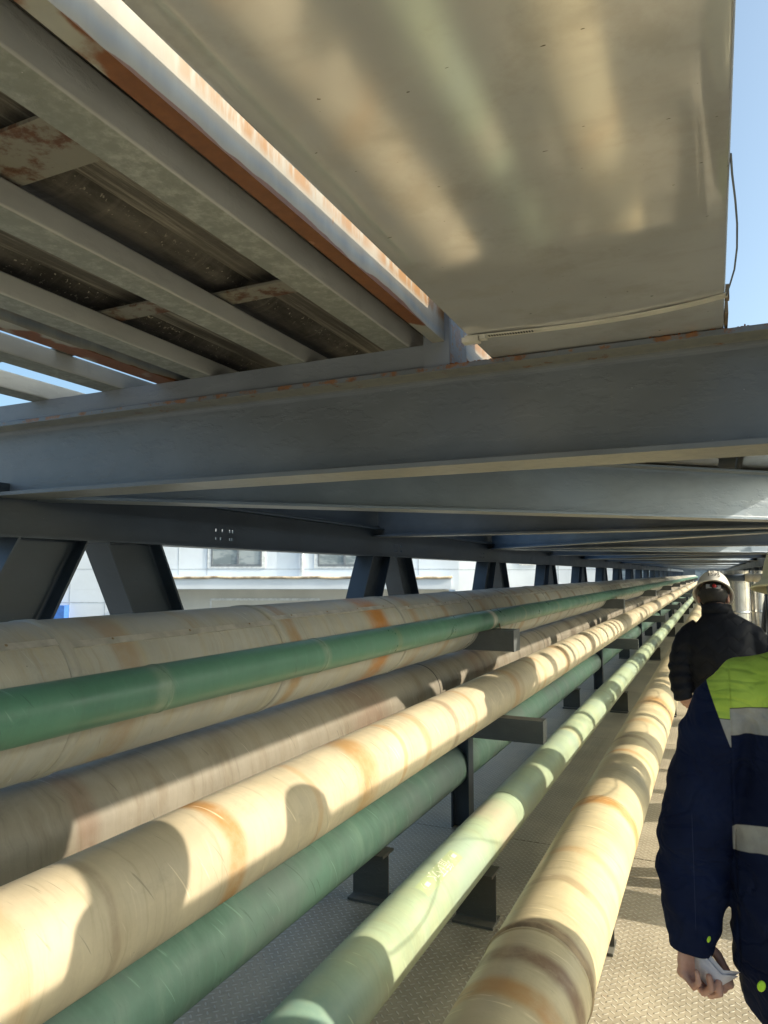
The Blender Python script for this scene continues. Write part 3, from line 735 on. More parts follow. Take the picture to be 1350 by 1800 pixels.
tag(MB().box(-0.50, -0.46, 1.70, 2.08, DZ1 + 0.001, 0.87).box(-0.50, -0.30, 1.70, 1.74, DZ1 + 0.001, DZ1 + 0.04).obj('shade_angle', M['rail']), 'unseen grey angle added on the metal duct to shade the rail end plate', 'steel angle')  # added sun blocker, keeps the end plate of the joist rail dark
tag(MB().box(-1.50, -1.02, 1.62, 40, 0.756, 1.20).box(-1.50, -1.02, -2.0, 1.0, 0.756, 1.20).box(-1.47, -1.05, 1.0, 1.62, 0.757, 0.98).obj('shade_box', M['rail']), 'unseen grey box added above the ribbed deck sheet to keep sun off the left joists', 'box')  # added out of view to block sun from the far left joists
tag(MB().tube([(0.995, -3, 0.082), (0.995, 66, 0.082)], 0.034, 16).obj('shade_conduit', M['support']), 'unseen grey conduit added under the walkway truss chord to shade the dark green pipe', 'pipe')  # added below the chord to stop sun reaching the dark green pipe
# loose cable hanging along the walkway truss
pts = []; nodes = [(0.6, -0.02), (2.2, 0.0), (3.5, -0.02), (4.9, 0.0), (6.4, 0.02), (7.9, 0.0), (9.5, 0.0), (11.0, 0.0)]
for (ya, za), (yb_, zb_) in zip(nodes, nodes[1:]):
    sg = 0.18 + 0.25 * ((ya * 7.3) % 1.0)
    for q in range(10):
        f = q / 10; pts.append((0.775 + 0.02 * math.sin(ya * 5 + f * 6), ya + (yb_ - ya) * f, za + (zb_ - za) * f - sg * 4 * f * (1 - f) * 1.0))
tag(MB().tube(pts, 0.0035, 6).obj('hanging_cable', M['under']), 'loose black cable sagging along the walkway truss, its thin shadow lying on the pipes', 'cable')

# ------------------------------------------------------------------ building behind the left truss
bd = thing('factory_building', 'long white clad factory building with sliding windows behind the left truss', 'building', (0, 0, -7.6), None, PSI)
D = 25.0
def bx(px): return (px - 675) / 1250 * D
def bz(py): return (1008 - py) / 1250 * D + 7.6
def PB(mb, nm, m, par=None):
    return mb.obj(nm, m, par if par is not None else bd)
xl, xr = bx(-500), bx(806)
PB(MB().box(xl, xr, D, D + 8, bz(1036), bz(880)), 'wall', M['wall'])
PB(MB().box(xl, xr - 0.3, D + 0.55, D + 8, 0, bz(1036) - 0.001), 'lower_wall', M['wall_low'])
mb = MB()
for px in (315, 365, 530, 735): mb.box(bx(px) - 0.012, bx(px) + 0.012, D - 0.006, D - 0.001, bz(1011), bz(882))
for px in range(-60, 300, 62): mb.box(bx(px) - 0.012, bx(px) + 0.012, D - 0.006, D - 0.001, bz(1090), bz(882))
mb.box(xl, xr, D - 0.0075, D - 0.0065, bz(1001), bz(1000)); mb.box(xl, bx(290), D - 0.0075, D - 0.0065, bz(1059), bz(1058))
PB(mb, 'panel_joint', M['joint'])
PB(MB().box(xl, bx(292), D, D + 0.54, 0.0, bz(1036) - 0.002), 'lower_wall', M['wall'])
cn = MB().box(bx(298), bx(788), D - 0.9, D - 0.002, bz(1034), bz(1016), 0)
cno = PB(cn, 'canopy', M['wall'])
mb = MB(); V = []
for i in range(60):
    xx = bx(298) + (bx(790) - bx(298)) * i / 59; zz = bz(1014) - 0.02 + 0.018 * mnoise.noise((xx * 1.5, 0, 0)) * 2
    V.append((xx, D - 0.93, zz))
mb.tube(V, 0.045, 6); PB(mb, 'gutter', M['gutter'], cno)
for px in (374, 561, 190, 3):
    wpx = 86
    f = PB(MB().box(bx(px - 8), bx(px + wpx + 7), D - 0.03, D - 0.001, bz(999), bz(996)).box(bx(px - 8), bx(px - 2), D - 0.03, D - 0.001, bz(996), bz(930))
           .box(bx(px + wpx + 1), bx(px + wpx + 7), D - 0.03, D - 0.001, bz(996), bz(930)).box(bx(px - 2), bx(px + wpx + 1), D - 0.03, D - 0.001, bz(934), bz(930)), 'window', M['frame'])
    PB(MB().box(bx(px - 2), bx(px + wpx + 1), D - 0.012, D - 0.002, bz(996), bz(934)), 'pane', M['glass'], f)
    PB(MB().box(bx(px - 2), bx(px + wpx + 1), D - 0.045, D - 0.013, bz(996), bz(992)).box(bx(px + 43), bx(px + 47), D - 0.045, D - 0.013, bz(992), bz(934)).box(bx(px - 2), bx(px + 1), D - 0.045, D - 0.013, bz(992), bz(934))
       .box(bx(px + wpx - 2), bx(px + wpx + 1), D - 0.045, D - 0.013, bz(992), bz(934)), 'sash', M['darkframe'], f)
f = PB(MB().box(bx(365), bx(560), D + 0.5, D + 0.548, bz(1056), bz(1052)).box(bx(365), bx(368), D + 0.5, D + 0.548, bz(1140), bz(1056)).box(bx(557), bx(560), D + 0.5, D + 0.548, bz(1140), bz(1056)), 'window', M['frame'])
PB(MB().box(bx(368), bx(557), D + 0.52, D + 0.547, bz(1140), bz(1056)), 'pane', M['wall_low'], f)
PB(MB().tube([(bx(532), D - 0.08, bz(1012)), (bx(532), D - 0.08, bz(885))], 0.06, 10), 'downpipe', M['frame'])
PB(MB().box(bx(60), bx(126), D - 0.4, D - 0.01, bz(1140), bz(1063)), 'door', M['blue'])
# second block farther away
D2 = 34.0
b2 = thing('factory_building', 'farther pale blue grey building with small windows seen between the far truss members', 'building', (0, 0, -7.6), None, PSI)
def bx2(px): return (px - 675) / 1250 * D2
def bz2(py): return (1008 - py) / 1250 * D2 + 7.6
b2w = MB().box(bx2(800), bx2(1090), D2, D2 + 8, 0, bz2(900)).obj('wall', M['wall'], b2)
mb = MB()
for px in (845, 862, 980, 1010): mb.box(bx2(px) - 0.02, bx2(px) + 0.02, D2 - 0.008, D2 - 0.001, 0, bz2(900))
mb.box(bx2(800), bx2(1090), D2 - 0.0095, D2 - 0.0085, bz2(1002), bz2(1001)); mb.obj('panel_joint', M['joint'], b2)
for px in (914, 1035):
    f = MB().box(bx2(px - 2), bx2(px + 26), D2 - 0.05, D2 - 0.001, bz2(994), bz2(992)).box(bx2(px - 2), bx2(px), D2 - 0.05, D2 - 0.001, bz2(992), bz2(960)).box(bx2(px + 24), bx2(px + 26), D2 - 0.05, D2 - 0.001, bz2(992), bz2(960)).obj('window', M['frame'], b2)
    MB().box(bx2(px), bx2(px + 24), D2 - 0.03, D2 - 0.002, bz2(992), bz2(960)).obj('pane', M['glass'], f)

# ------------------------------------------------------------------ silver vertical pipes at the far right of the gallery
def riser(x, y, r, z0, z1, mat, lab, bands=True):
    t = thing('silver_riser', lab, 'pipe', (x, y, z0), 'silver clad risers beyond the men')
    def P(mb, nm, m): return mb.obj(nm, m, t)
    P(MB().lathe([(r, 0), (r, (z1 - z0))], Matrix.Identity(4), 40), 'cladding', mat)
    zz = 0.35
    while bands and zz < z1 - z0:
        P(MB().lathe([(r, zz - 0.02), (r + 0.006, zz - 0.015), (r + 0.006, zz + 0.015), (r, zz + 0.02)], Matrix.Identity(4), 40), 'joint_band', mat); zz += 0.62
    return t
riser(0.30, 13.6, 0.235, DECK, 0.05, M['silver'], 'fat cream lit silver riser just right of the white helmet')
riser(0.665, 13.9, 0.105, DECK, 0.05, M['silver'], 'slim blue grey riser right of the fat one')
riser(0.80, 12.4, 0.03, DECK, 0.25, M['frame'], 'thin white riser tube near the right picture edge', False)
t = thing('ringed_pipe', 'short horizontal pipe with ring ribs crossing above the silver risers', 'pipe', (0.5, 13.2, -0.07))
MB().tube([(-0.45, 0, 0), (-0.05, 0, 0)], 0.055, 20).obj('dark_section', M['dark'], t)
mb = MB(); prof = []
for i in range(61): prof.append((0.062 + 0.010 * abs(math.sin(i / 60 * math.pi * 5)), -0.05 + i * 0.0095))
mb.lathe([(0.001, -0.05)] + prof + [(0.001, 0.52)], Matrix(((0, 0, 1, 0), (1, 0, 0, 0), (0, 1, 0, 0), (0, 0, 0, 1))), 24); mb.obj('ribbed_section', M['cream_pipe'], t)

# ------------------------------------------------------------------ people
def remeshed(mb, name, voxel, smooth=2, mats=(), disp=None):
    me = mb.mesh(name); o = bpy.data.objects.new(name, me); COL.objects.link(o)
    m = o.modifiers.new('r', 'REMESH'); m.mode = 'VOXEL'; m.voxel_size = voxel; m.use_smooth_shade = True
    s_ = o.modifiers.new('s', 'SMOOTH'); s_.iterations = smooth; s_.factor = 0.5
    bpy.context.view_layer.update()
    me2 = bpy.data.meshes.new_from_object(o.evaluated_get(bpy.context.evaluated_depsgraph_get()))
    bpy.data.objects.remove(o); bpy.data.meshes.remove(me)
    me2.name = name
    if disp:
        nr = [v.normal.copy() for v in me2.vertices]
        for v, n_ in zip(me2.vertices, nr): v.co += n_ * disp(v.co)
    me2.materials.clear()
    for q in mats: me2.materials.append(q)
    for p in me2.polygons: p.use_smooth = True
    me2.update()
    return me2

def skin_mat():
    k = NB('skin'); n1 = k.noise(sc=30, det=4)
    c = k.mix(k.step(n1, 0.3, 0.7), (0.50, 0.27, 0.20), (0.62, 0.37, 0.29))
    m = k.out(c, 0.5, 0, k.bump(k.noise(sc=160, det=3), 0.2, 0.001), 0.4)
    k.b.inputs['Subsurface Weight'].default_value = 0.12; k.b.inputs['Subsurface Radius'].default_value = (0.01, 0.004, 0.002)
    return m
M['skin'] = skin_mat()
M['hair'] = plain('dark_hair', (0.02, 0.017, 0.015), 0.6, 0, 0.3, 60, 0.5, 200)
M['trouser'] = plain('dark_trousers', (0.035, 0.028, 0.026), 0.85, 0, 0.2, 10, 0.3, 200)
M['boot'] = plain('black_boots', (0.02, 0.02, 0.02), 0.6)
M['shell_far'] = plain('helmet_white', (0.78, 0.76, 0.70), 0.3, 0, 0.03, 10, 0.03)
M['shell_near'] = plain('helmet_cream', (0.62, 0.57, 0.38), 0.32, 0, 0.05, 10, 0.03)
M['webbing'] = plain('helmet_webbing', (0.07, 0.065, 0.06), 0.6)
M['greyplastic'] = plain('grey_plastic', (0.36, 0.36, 0.36), 0.45)
M['red'] = plain('red_plastic', (0.45, 0.02, 0.02), 0.4)
M['lime'] = plain('lime_button', (0.42, 0.70, 0.03), 0.5)
M['ink'] = plain('ink', (0.05, 0.05, 0.05), 0.6)
M['paper'] = plain('paper', (0.66, 0.62, 0.66), 0.75, 0, 0.05, 20, 0.1)

def jacket_near_mat():
    """navy work jacket, lime yoke, grey reflective tape: dyed panels placed on the garment"""
    k = NB('hi_vis_jacket'); x, y, z = k.xyz()
    wv = k.noise(sc=420, det=2)
    navy = k.mix(k.step(k.noise(sc=6, det=5), 0.3, 0.7), (0.0045, 0.008, 0.028), (0.009, 0.016, 0.050))
    lime = k.mix(k.step(k.noise(sc=14, det=4), 0.3, 0.7), (0.36, 0.52, 0.07), (0.46, 0.63, 0.10))
    grey = k.mix(k.step(k.noise(sc=25, det=4), 0.35, 0.7), (0.30, 0.30, 0.29), (0.40, 0.40, 0.38))
    wobz = k.math('ADD', k.math('SUBTRACT', z, k.math('MULTIPLY', k.math('SUBTRACT', x, 0.0165), 0.12)), k.math('MULTIPLY', k.math('SUBTRACT', k.noise(sc=5, det=2), 0.5), 0.008))
    def band(v, lo, hi, e=0.0012):
        return k.math('MULTIPLY', k.step(v, lo - e, lo + e), k.step(v, hi + e, hi - e))
    # sleeve side: garment x < ARM; the yoke edge slants on the sleeve
    ARM = 0.0165
    sl_side = k.step(x, ARM + 0.001, ARM - 0.001)
    slant = k.math('ADD', wobz, k.math('MULTIPLY', x, 1.75))          # slanted coordinate on the sleeve
    # sleeve: lime where right of line from (-0.024,-0.20) to (-0.001,-0.27)
    line = k.math('ADD', k.math('MULTIPLY', k.math('ADD', z, 0.20), -0.33), -0.024)
    sl_l = k.math('MULTIPLY', k.step(k.math('SUBTRACT', x, line), -0.001, 0.001), sl_side)
    body = k.math('SUBTRACT', 1.0, sl_side)
    limef = k.math('ADD', k.math('MULTIPLY', body, k.step(wobz, -0.249, -0.2465)), k.math('MULTIPLY', sl_l, k.step(z, -0.2685, -0.266)))
    greyf = k.math('ADD', k.math('MULTIPLY', body, band(wobz, -0.2955, -0.2485)), k.math('MULTIPLY', sl_l, band(z, -0.318, -0.2685)))
    g2 = k.math('MULTIPLY', k.step(x, 0.012, 0.014), band(k.math('ADD', k.math('SUBTRACT', z, k.math('MULTIPLY', k.math('SUBTRACT', x, 0.0165), 0.32)), k.math('MULTIPLY', k.math('SUBTRACT', k.noise(sc=9, det=2), 0.5), 0.012)), -0.512, -0.466))
    c = k.mix(limef, navy, lime); c = k.mix(greyf, c, grey); c = k.mix(g2, c, grey)
    # stitching
    st = k.math('MULTIPLY', body, band(wobz, -0.2480, -0.2468, 0.0004)); c = k.mix(st, c, (0.08, 0.09, 0.05))
    st = k.math('MULTIPLY', k.math('MULTIPLY', band(x, -0.0555, -0.0545, 0.0006), k.step(z, -0.44, -0.46)), k.step(z, -0.66, -0.65)); c = k.mix(st, c, (0.03, 0.04, 0.08))
    rg = k.math('ABSOLUTE', k.math('SUBTRACT', k.noise(k.scale(k.obj(), 1, 1, 1.5), sc=8, det=3, dist=0.6), 0.5))
    b = k.bump(wv, 0.3, 0.0008); b = k.bump(k.step(rg, 0.0, 0.09), 0.45, 0.008, b); b = k.bump(k.noise(k.scale(k.obj(), 1, 1, 0.7), sc=22, det=4), 0.4, 0.005, b)
    seam = k.step(k.math('ABSOLUTE', k.math('SUBTRACT', x, ARM)), 0.0, 0.004); b = k.bump(seam, 0.6, 0.004, b)
    return k.out(c, 0.85, 0, b, 0.12)
M['jacket_near'] = jacket_near_mat()
def jacket_far_mat():
    k = NB('quilted_jacket'); x, y, z = k.xyz()
    zz = k.math('MULTIPLY', k.math('ABSOLUTE', k.math('SUBTRACT', k.math('FRACT', k.math('DIVIDE', x, 0.11)), 0.5)), 0.10)
    q = k.math('FRACT', k.math('DIVIDE', k.math('ADD', z, zz), 0.075))
    h = k.math('POWER', k.math('SINE', k.math('MULTIPLY', q, math.pi)), 0.45)
    c = k.mix(k.step(k.noise(sc=8, det=5), 0.3, 0.7), (0.006, 0.007, 0.012), (0.013, 0.015, 0.022))
    c = k.mix(k.step(h, 0.45, 0.15, 0, 0.7), c, (0.003, 0.003, 0.005))
    b = k.bump(h, 0.45, 0.005); b = k.bump(k.noise(sc=40, det=4), 0.3, 0.003, b)
    return k.out(c, 0.62, 0, b, 0.2)
M['jacket_far'] = jacket_far_mat()

def finger(mb, root, segs, r):
    """segs: list of (direction, length); builds one bent finger"""
    p = Vector(root); pts = [p.copy()]; rad = [r * 1.05]
    for i, (d, L) in enumerate(segs):
        d = Vector(d).normalized()
        pts.append(p + d * L * 0.5); rad.append(r * (0.93 - 0.07 * i)); p = p + d * L
        pts.append(p.copy()); rad.append(r * (1.0 - 0.09 * i))
    pts.append(p + Vector(segs[-1][0]).normalized() * r * 0.6); rad.append(r * 0.45)
    mb.tube(pts, rad, 10)
    for q, rr in zip(pts[2::2], rad[2::2]): mb.ball(q, rr * 0.98, 10)

def hand(mb, wrist, ax, back, side, s=1.0, curl=1.0):
    """ax: wrist->knuckles, back: outward from the back of the hand, side: toward the thumb"""
    ax, back, side = (Vector(q).normalized() for q in (ax, back, side)); w0 = Vector(wrist)
    palm = -back
    mb.tube([w0 - ax * 0.05 * s, w0 - ax * 0.01 * s, w0 + ax * 0.02 * s, w0 + ax * 0.055 * s, w0 + ax * 0.088 * s], [(0.027 * s, 0.021 * s), (0.026 * s, 0.020 * s), (0.034 * s, 0.019 * s), (0.041 * s, 0.017 * s), (0.040 * s, 0.014 * s)], 18, ref=side)
    lens = [(0.042, 0.025, 0.021), (0.046, 0.029, 0.022), (0.043, 0.027, 0.022), (0.034, 0.021, 0.019)]
    for i in range(4):
        off = side * (0.030 - 0.0205 * i) * s
        root = w0 + ax * (0.086 - 0.004 * abs(i - 1)) * s + off
        a1, a2, a3 = (R(38 + 7 * i) * curl, R(105 + 6 * i) * curl, R(160 + 4 * i) * curl)
        segs = [((ax * math.cos(a) + palm * math.sin(a)), L * s) for a, L in zip((a1, a2, a3), lens[i])]
        finger(mb, root, segs, (0.0092 if i < 3 else 0.008) * s)
        mb.ball(root + back * 0.003 * s, 0.0105 * s, 10)
    root = w0 + ax * 0.022 * s + side * 0.026 * s + palm * 0.008 * s
    finger(mb, root, [(ax * 0.7 + side * 0.6 + palm * 0.35, 0.040 * s), (ax * 0.8 + side * 0.05 + palm * 0.65, 0.032 * s), (ax * 0.7 - side * 0.3 + palm * 0.6, 0.024 * s)], 0.0108 * s)

def helmet(parent, loc, rot, mat, scale=1.0, number=None):
    """rear of the helmet faces local -Y"""
    Mx = Matrix.Translation(loc) @ rot.to_4x4() @ Matrix.Scale(scale, 4)
    def ell(r): return Mx @ Matrix(((r, 0, 0, 0), (0, r * 1.16, 0, 0), (0, 0, 1, 0), (0, 0, 0, 1)))
    prof = []
    for i in range(15):
        t = math.pi / 2 * (1 - i / 14); prof.append((0.108 * math.cos(t) ** 0.92 if i else 0.0005, 0.012 + 0.132 * math.sin(t)))
    prof = [(max(0.0005, a), b) for a, b in prof]
    prof += [(0.1095, 0.004), (0.118, -0.004), (0.127, -0.010), (0.1275, -0.014), (0.124, -0.0145), (0.112, -0.008), (0.1045, 0.004)]
    for i in range(15):
        t = math.pi / 2 * (i / 14); prof.append((max(0.0005, 0.1035 * math.cos(t) ** 0.92), 0.012 + 0.127 * math.sin(t)))
    mb = MB().lathe(prof, ell(1.0), 56)
    # crown ridges
    for dx in (-0.03, 0, 0.03):
        pts = []
        for i in range(17):
            t = R(25 + 130 * i / 16); pts.append(Mx @ Vector((dx, 0.110 * math.cos(t) * 1.13, 0.012 + 0.1315 * math.sin(t) * (1 - (dx / 0.108) ** 2) ** 0.5)))
        mb.tube(pts, [0.0015] + [0.0050 * scale] * 15 + [0.0015], 8)
    sh = mb.obj('helmet', mat, parent)
    # harness
    mb = MB().lathe([(0.090, -0.046), (0.0935, -0.046), (0.096, -0.024), (0.092, -0.024)], ell(1.0), 40)
    mb.obj('headband', M['webbing'], sh)
    mb = MB().box(-0.045, 0.045, -0.1145, -0.103, -0.050, -0.024, 0, Mx); mb.obj('adjuster', M['greyplastic'], sh)
    mb = MB().lathe([(0.0005, 0.0), (0.012, 0.0), (0.013, -0.004), (0.012, -0.009), (0.0005, -0.010)], Mx @ Matrix.Translation((0.006, -0.114, -0.036)) @ Matrix.Rotation(R(-90), 4, 'X') , 16)
    mb.obj('adjuster_knob', M['red'], sh)
    for s_ in (-1, 1):
        pts = [Mx @ Vector((s_ * 0.098, -0.02, 0.0)), Mx @ Vector((s_ * 0.088, -0.005, -0.06)), Mx @ Vector((s_ * 0.05, 0.06, -0.115))]
        MB().tube(pts, 0.0035, 6).obj('chin_strap', M['greyplastic'], sh)
    if number:
        vs, fs = text_flat(number, 0.042)
        wd = max(v[0] for v in vs)
        V = []
        for a, b in vs:
            t = R(9) + b / 0.12; xx = (a - wd / 2)
            rr = 0.1095 * math.cos(t) ** 0.92 + 0.0015
            ph = xx / max(rr, 0.02)
            V.append(Mx @ Vector((rr * math.sin(ph), -rr * math.cos(ph) * 1.165, 0.0135 + 0.1335 * math.sin(t))))
        MB().add(V, fs).obj('helmet_number', M['ink'], sh)
    return sh

def head(mb, c, rot):
    """head with jaw, nose, ears, brow; face toward local +Y"""
    Mx = Matrix.Translation(c) @ rot.to_4x4()
    R3 = rot
    def B(p, r): mb.ball(Mx @ Vector(p), r, 18, M=R3)
    B((0, 0, 0.02), (0.076, 0.096, 0.090)); B((0, 0.022, -0.045), (0.058, 0.070, 0.062)); B((0, 0.060, -0.085), (0.026, 0.022, 0.022))
    B((0, 0.096, -0.018), (0.011, 0.016, 0.024)); B((0, 0.104, -0.030), (0.016, 0.013, 0.010))
    B((0, 0.082, 0.022), (0.05, 0.014, 0.012)); B((0, 0.088, -0.060), (0.024, 0.010, 0.006)); B((0, 0.087, -0.068), (0.020, 0.010, 0.006))
    for s_ in (-1, 1):
        B((s_ * 0.079, -0.008, -0.015), (0.010, 0.020, 0.032)); B((s_ * 0.030, 0.084, 0.004), (0.014, 0.009, 0.009)); B((s_ * 0.045, 0.068, -0.030), (0.022, 0.022, 0.02))

def wrinkle(amp, seed, fine=1.0):
    def f(co):
        p = Vector((co.x * 7, co.y * 7, co.z * 12)) * fine + Vector((seed, 0, 0))
        a = mnoise.noise(p); b = mnoise.noise(p * 2.3 + Vector((4, 4, 4)))
        return amp * (1 - 2 * abs(a)) + amp * 0.4 * b
    return f

# --- near worker (navy jacket with lime yoke), seen from behind; coordinates are world metres
def near_person():
    t = thing('person', 'worker in navy jacket with lime yoke and grey reflective bands, holding a folded paper', 'person', (0.25, 1.56, DECK))
    L0 = Vector((0.25, 1.56, DECK))
    def P(me, nm, par=t):
        o = link(nm, me, par)
        if par is t: o.location = -L0
        return o
    I3 = Matrix.Identity(3)
    # body
    mb = MB(); hd = Vector((0.205, 1.575, -0.035))
    head(mb, hd, Matrix.Rotation(R(-8), 3, 'X'))
    mb.tube([(0.235, 1.56, -0.04), (0.24, 1.56, -0.10), (0.245, 1.56, -0.17)], [0.056, 0.056, 0.07], 16)
    mb.tube([(0.245, 1.56, -0.15), (0.25, 1.56, -0.22), (0.25, 1.56, -0.45), (0.25, 1.56, -0.62), (0.25, 1.56, -0.74)], [(0.09, 0.06), (0.16, 0.09), (0.15, 0.09), (0.13, 0.085), (0.15, 0.09)], 20, ref=(1, 0, 0))
    mb.tube([(0.10, 1.56, -0.22), (0.04, 1.56, -0.25), (0.0, 1.57, -0.40), (-0.045, 1.57, -0.555), (-0.058, 1.55, -0.62), (-0.063, 1.537, -0.69)], [0.045, 0.045, 0.04, 0.036, 0.034, 0.026], 14)
    mb.tube([(0.40, 1.56, -0.22), (0.46, 1.56, -0.25), (0.51, 1.57, -0.40), (0.53, 1.57, -0.555), (0.53, 1.60, -0.70)], [0.045, 0.045, 0.04, 0.036, 0.026], 14)
    for s_, yy in ((-1, 1.52), (1, 1.66)):
        mb.tube([(0.25 + s_ * 0.08, 1.56, -0.72), (0.25 + s_ * 0.09, 1.56, -0.9), (0.25 + s_ * 0.09, (1.56 + yy) / 2 + 0.01, -1.17), (0.25 + s_ * 0.09, yy, -1.52)], [0.078, 0.07, 0.05, 0.036], 16)
    hand(mb, (-0.066, 1.532, -0.676), (0.04, -0.05, -1), (-0.74, 0.67, 0.05), (0.67, 0.74, 0.0), 0.88, 1.12)
    hand(mb, (0.53, 1.60, -0.70), (0, 0.1, -1), (1, 0, 0), (0, 1, 0), 0.86, 0.9)
    P(remeshed(mb, 'body', 0.0036, 2, [M['skin']]), 'body')
    # hair below the helmet
    mb = MB().ball(hd + Vector((0, -0.022, 0.012)), (0.080, 0.090, 0.075), 20)
    P(mb.mesh('hair'), 'hair').data.materials.append(M['hair'])
    # jacket
    mb = MB()
    mb.tube([(0.245, 1.555, -0.095), (0.245, 1.555, -0.125), (0.248, 1.555, -0.155), (0.25, 1.555, -0.185), (0.25, 1.555, -0.23), (0.25, 1.555, -0.32), (0.25, 1.555, -0.46), (0.252, 1.555, -0.60), (0.254, 1.555, -0.70), (0.262, 1.555, -0.775), (0.262, 1.555, -0.80)],
            [(0.075, 0.07), (0.09, 0.082), (0.145, 0.095), (0.195, 0.108), (0.222, 0.120), (0.228, 0.128), (0.232, 0.132), (0.243, 0.142), (0.246, 0.148), (0.238, 0.145), (0.225, 0.14)], 36, ref=(1, 0, 0))
    mb.tube([(0.13, 1.555, -0.215), (0.055, 1.555, -0.235), (0.020, 1.555, -0.275), (-0.005, 1.556, -0.33), (-0.027, 1.558, -0.41), (-0.045, 1.562, -0.48), (-0.057, 1.565, -0.555), (-0.058, 1.555, -0.60), (-0.060, 1.545, -0.64), (-0.063, 1.535, -0.675), (-0.0655, 1.53, -0.705)],
            [0.07, 0.072, 0.072, 0.071, 0.068, 0.067, 0.064, 0.060, 0.052, 0.042, 0.036], 24)
    mb.tube([(0.37, 1.555, -0.215), (0.445, 1.555, -0.235), (0.48, 1.555, -0.275), (0.51, 1.556, -0.33), (0.53, 1.558, -0.41), (0.55, 1.565, -0.555), (0.55, 1.58, -0.64), (0.54, 1.60, -0.70)], [0.07, 0.072, 0.072, 0.071, 0.068, 0.064, 0.055, 0.04], 24)
    def dj(co):
        a = wrinkle(0.0055, 3.0)(co) + wrinkle(0.0022, 8.0, 2.6)(co)
        # deep folds at the elbow, hem ripple, back fold under the yoke
        if co.x < 0.0 and co.z < -0.45: a += 0.0032 * math.sin(co.z * 80 + co.x * 70 + 5 * mnoise.noise(co * 8)) * math.exp(-((co.z + 0.57) / 0.09) ** 2)
        a -= 0.010 * math.exp(-((co.x - 0.052 - 0.1 * (co.z + 0.2)) / 0.010) ** 2) * math.exp(-((co.z + 0.30) / 0.09) ** 2) * (1 if co.y < 1.555 else 0)
        return a
    jk = P(remeshed(mb, 'jacket', 0.0065, 3, [M['jacket_near']], dj), 'jacket')
    mb = MB().lathe([(0.086, -0.105), (0.090, -0.105), (0.083, -0.060), (0.078, -0.060)], Matrix.Translation((0.243, 1.556, 0)) @ Matrix.Rotation(R(0), 4, 'X'), 40)
    o = mb.obj('collar', M['jacket_near'], jk)
    # cuff
    mb = MB().tube([(-0.0605, 1.545, -0.650), (-0.0635, 1.535, -0.68), (-0.067, 1.528, -0.713)], [0.0500, 0.0430, 0.0365], 28)
    me = remeshed(mb, 'cuff', 0.004, 1, [M['jacket_near']], wrinkle(0.0012, 9))
    link('cuff', me, jk)
    for c_, r_ in (((-0.036, 1.4995, -0.672), (0.0055, 0.003, 0.0078)), ((0.047, 1.427, -0.700), (0.0065, 0.003, 0.0098))):
        MB().ball(c_, r_, 14, M=Matrix.Rotation(R(18), 3, 'Y')).obj('button', M['lime'], jk)
    # trousers and boots
    mb = MB()
    mb.tube([(0.25, 1.56, -0.74), (0.25, 1.56, -0.82)], [(0.165, 0.12), (0.185, 0.13)], 24, ref=(1, 0, 0))
    for s_, yy in ((-1, 1.52), (1, 1.66)):
        mb.tube([(0.25 + s_ * 0.09, 1.56, -0.76), (0.25 + s_ * 0.105, 1.56, -0.9), (0.25 + s_ * 0.10, (1.56 + yy) / 2 + 0.01, -1.17), (0.25 + s_ * 0.095, yy, -1.40), (0.25 + s_ * 0.095, yy, -1.54)], [0.10, 0.10, 0.078, 0.068, 0.07], 20)
    P(remeshed(mb, 'trousers', 0.009, 2, [M['trouser']], wrinkle(0.004, 6)), 'trousers')
    for s_, yy in ((-1, 1.52), (1, 1.66)):
        mb = MB(); mb.tube([(0.25 + s_ * 0.095, yy, -1.50), (0.25 + s_ * 0.095, yy, -1.575)], [0.05, 0.052], 16)
        mb.tube([(0.25 + s_ * 0.095, yy - 0.055, -1.578), (0.25 + s_ * 0.095, yy + 0.09, -1.575), (0.25 + s_ * 0.095, yy + 0.20, -1.588)], [(0.040, 0.040), (0.048, 0.044), (0.036, 0.030)], 16, ref=(1, 0, 0))
        P(remeshed(mb, 'boot', 0.008, 2, [M['boot']]), 'boot')
    h = helmet(t, (0.0, 0.0, 0.0), I3, M['shell_near'], 1.0)
    h.location = Vector((0.190, 1.575, -0.028)) - L0
    h.rotation_euler = (R(-6), R(6), R(0))
    return t
np_ = near_person()
# folded paper in the hand
V = []; F = []
prof = [(-0.060, -0.700, 1.512), (-0.049, -0.702, 1.509), (-0.034, -0.713, 1.503), (-0.016, -0.729, 1.498), (0.012, -0.732, 1.510)]
bot = [(-0.060, -0.745, 1.514), (-0.050, -0.752, 1.512), (-0.040, -0.760, 1.508), (-0.024, -0.757, 1.500), (0.012, -0.7335, 1.511)]
for a, b in zip(prof, bot):
    for p in (a, b): V.append((p[0], p[2], p[1]))
for a, b in zip(prof, bot):
    for p in (a, b): V.append((p[0] + 0.0006, p[2] + 0.0014, p[1]))
for i in range(4):
    F += [(2 * i, 2 * i + 1, 2 * i + 3, 2 * i + 2), (10 + 2 * i, 12 + 2 * i, 13 + 2 * i, 11 + 2 * i), (2 * i, 2 * i + 2, 12 + 2 * i, 10 + 2 * i), (2 * i + 1, 11 + 2 * i, 13 + 2 * i, 3 + 2 * i)]
F += [(0, 10, 11, 1), (8, 9, 19, 18)]
pp = MB().add(V, F, 0, True)
pp.add([(v[0] + 0.004, v[1] + 0.004, v[2] + 0.006) for v in V], F, 0, True)
tag(pp.obj('folded_paper', M['paper']), 'folded white paper held in the worker left hand at the lower right', 'paper')

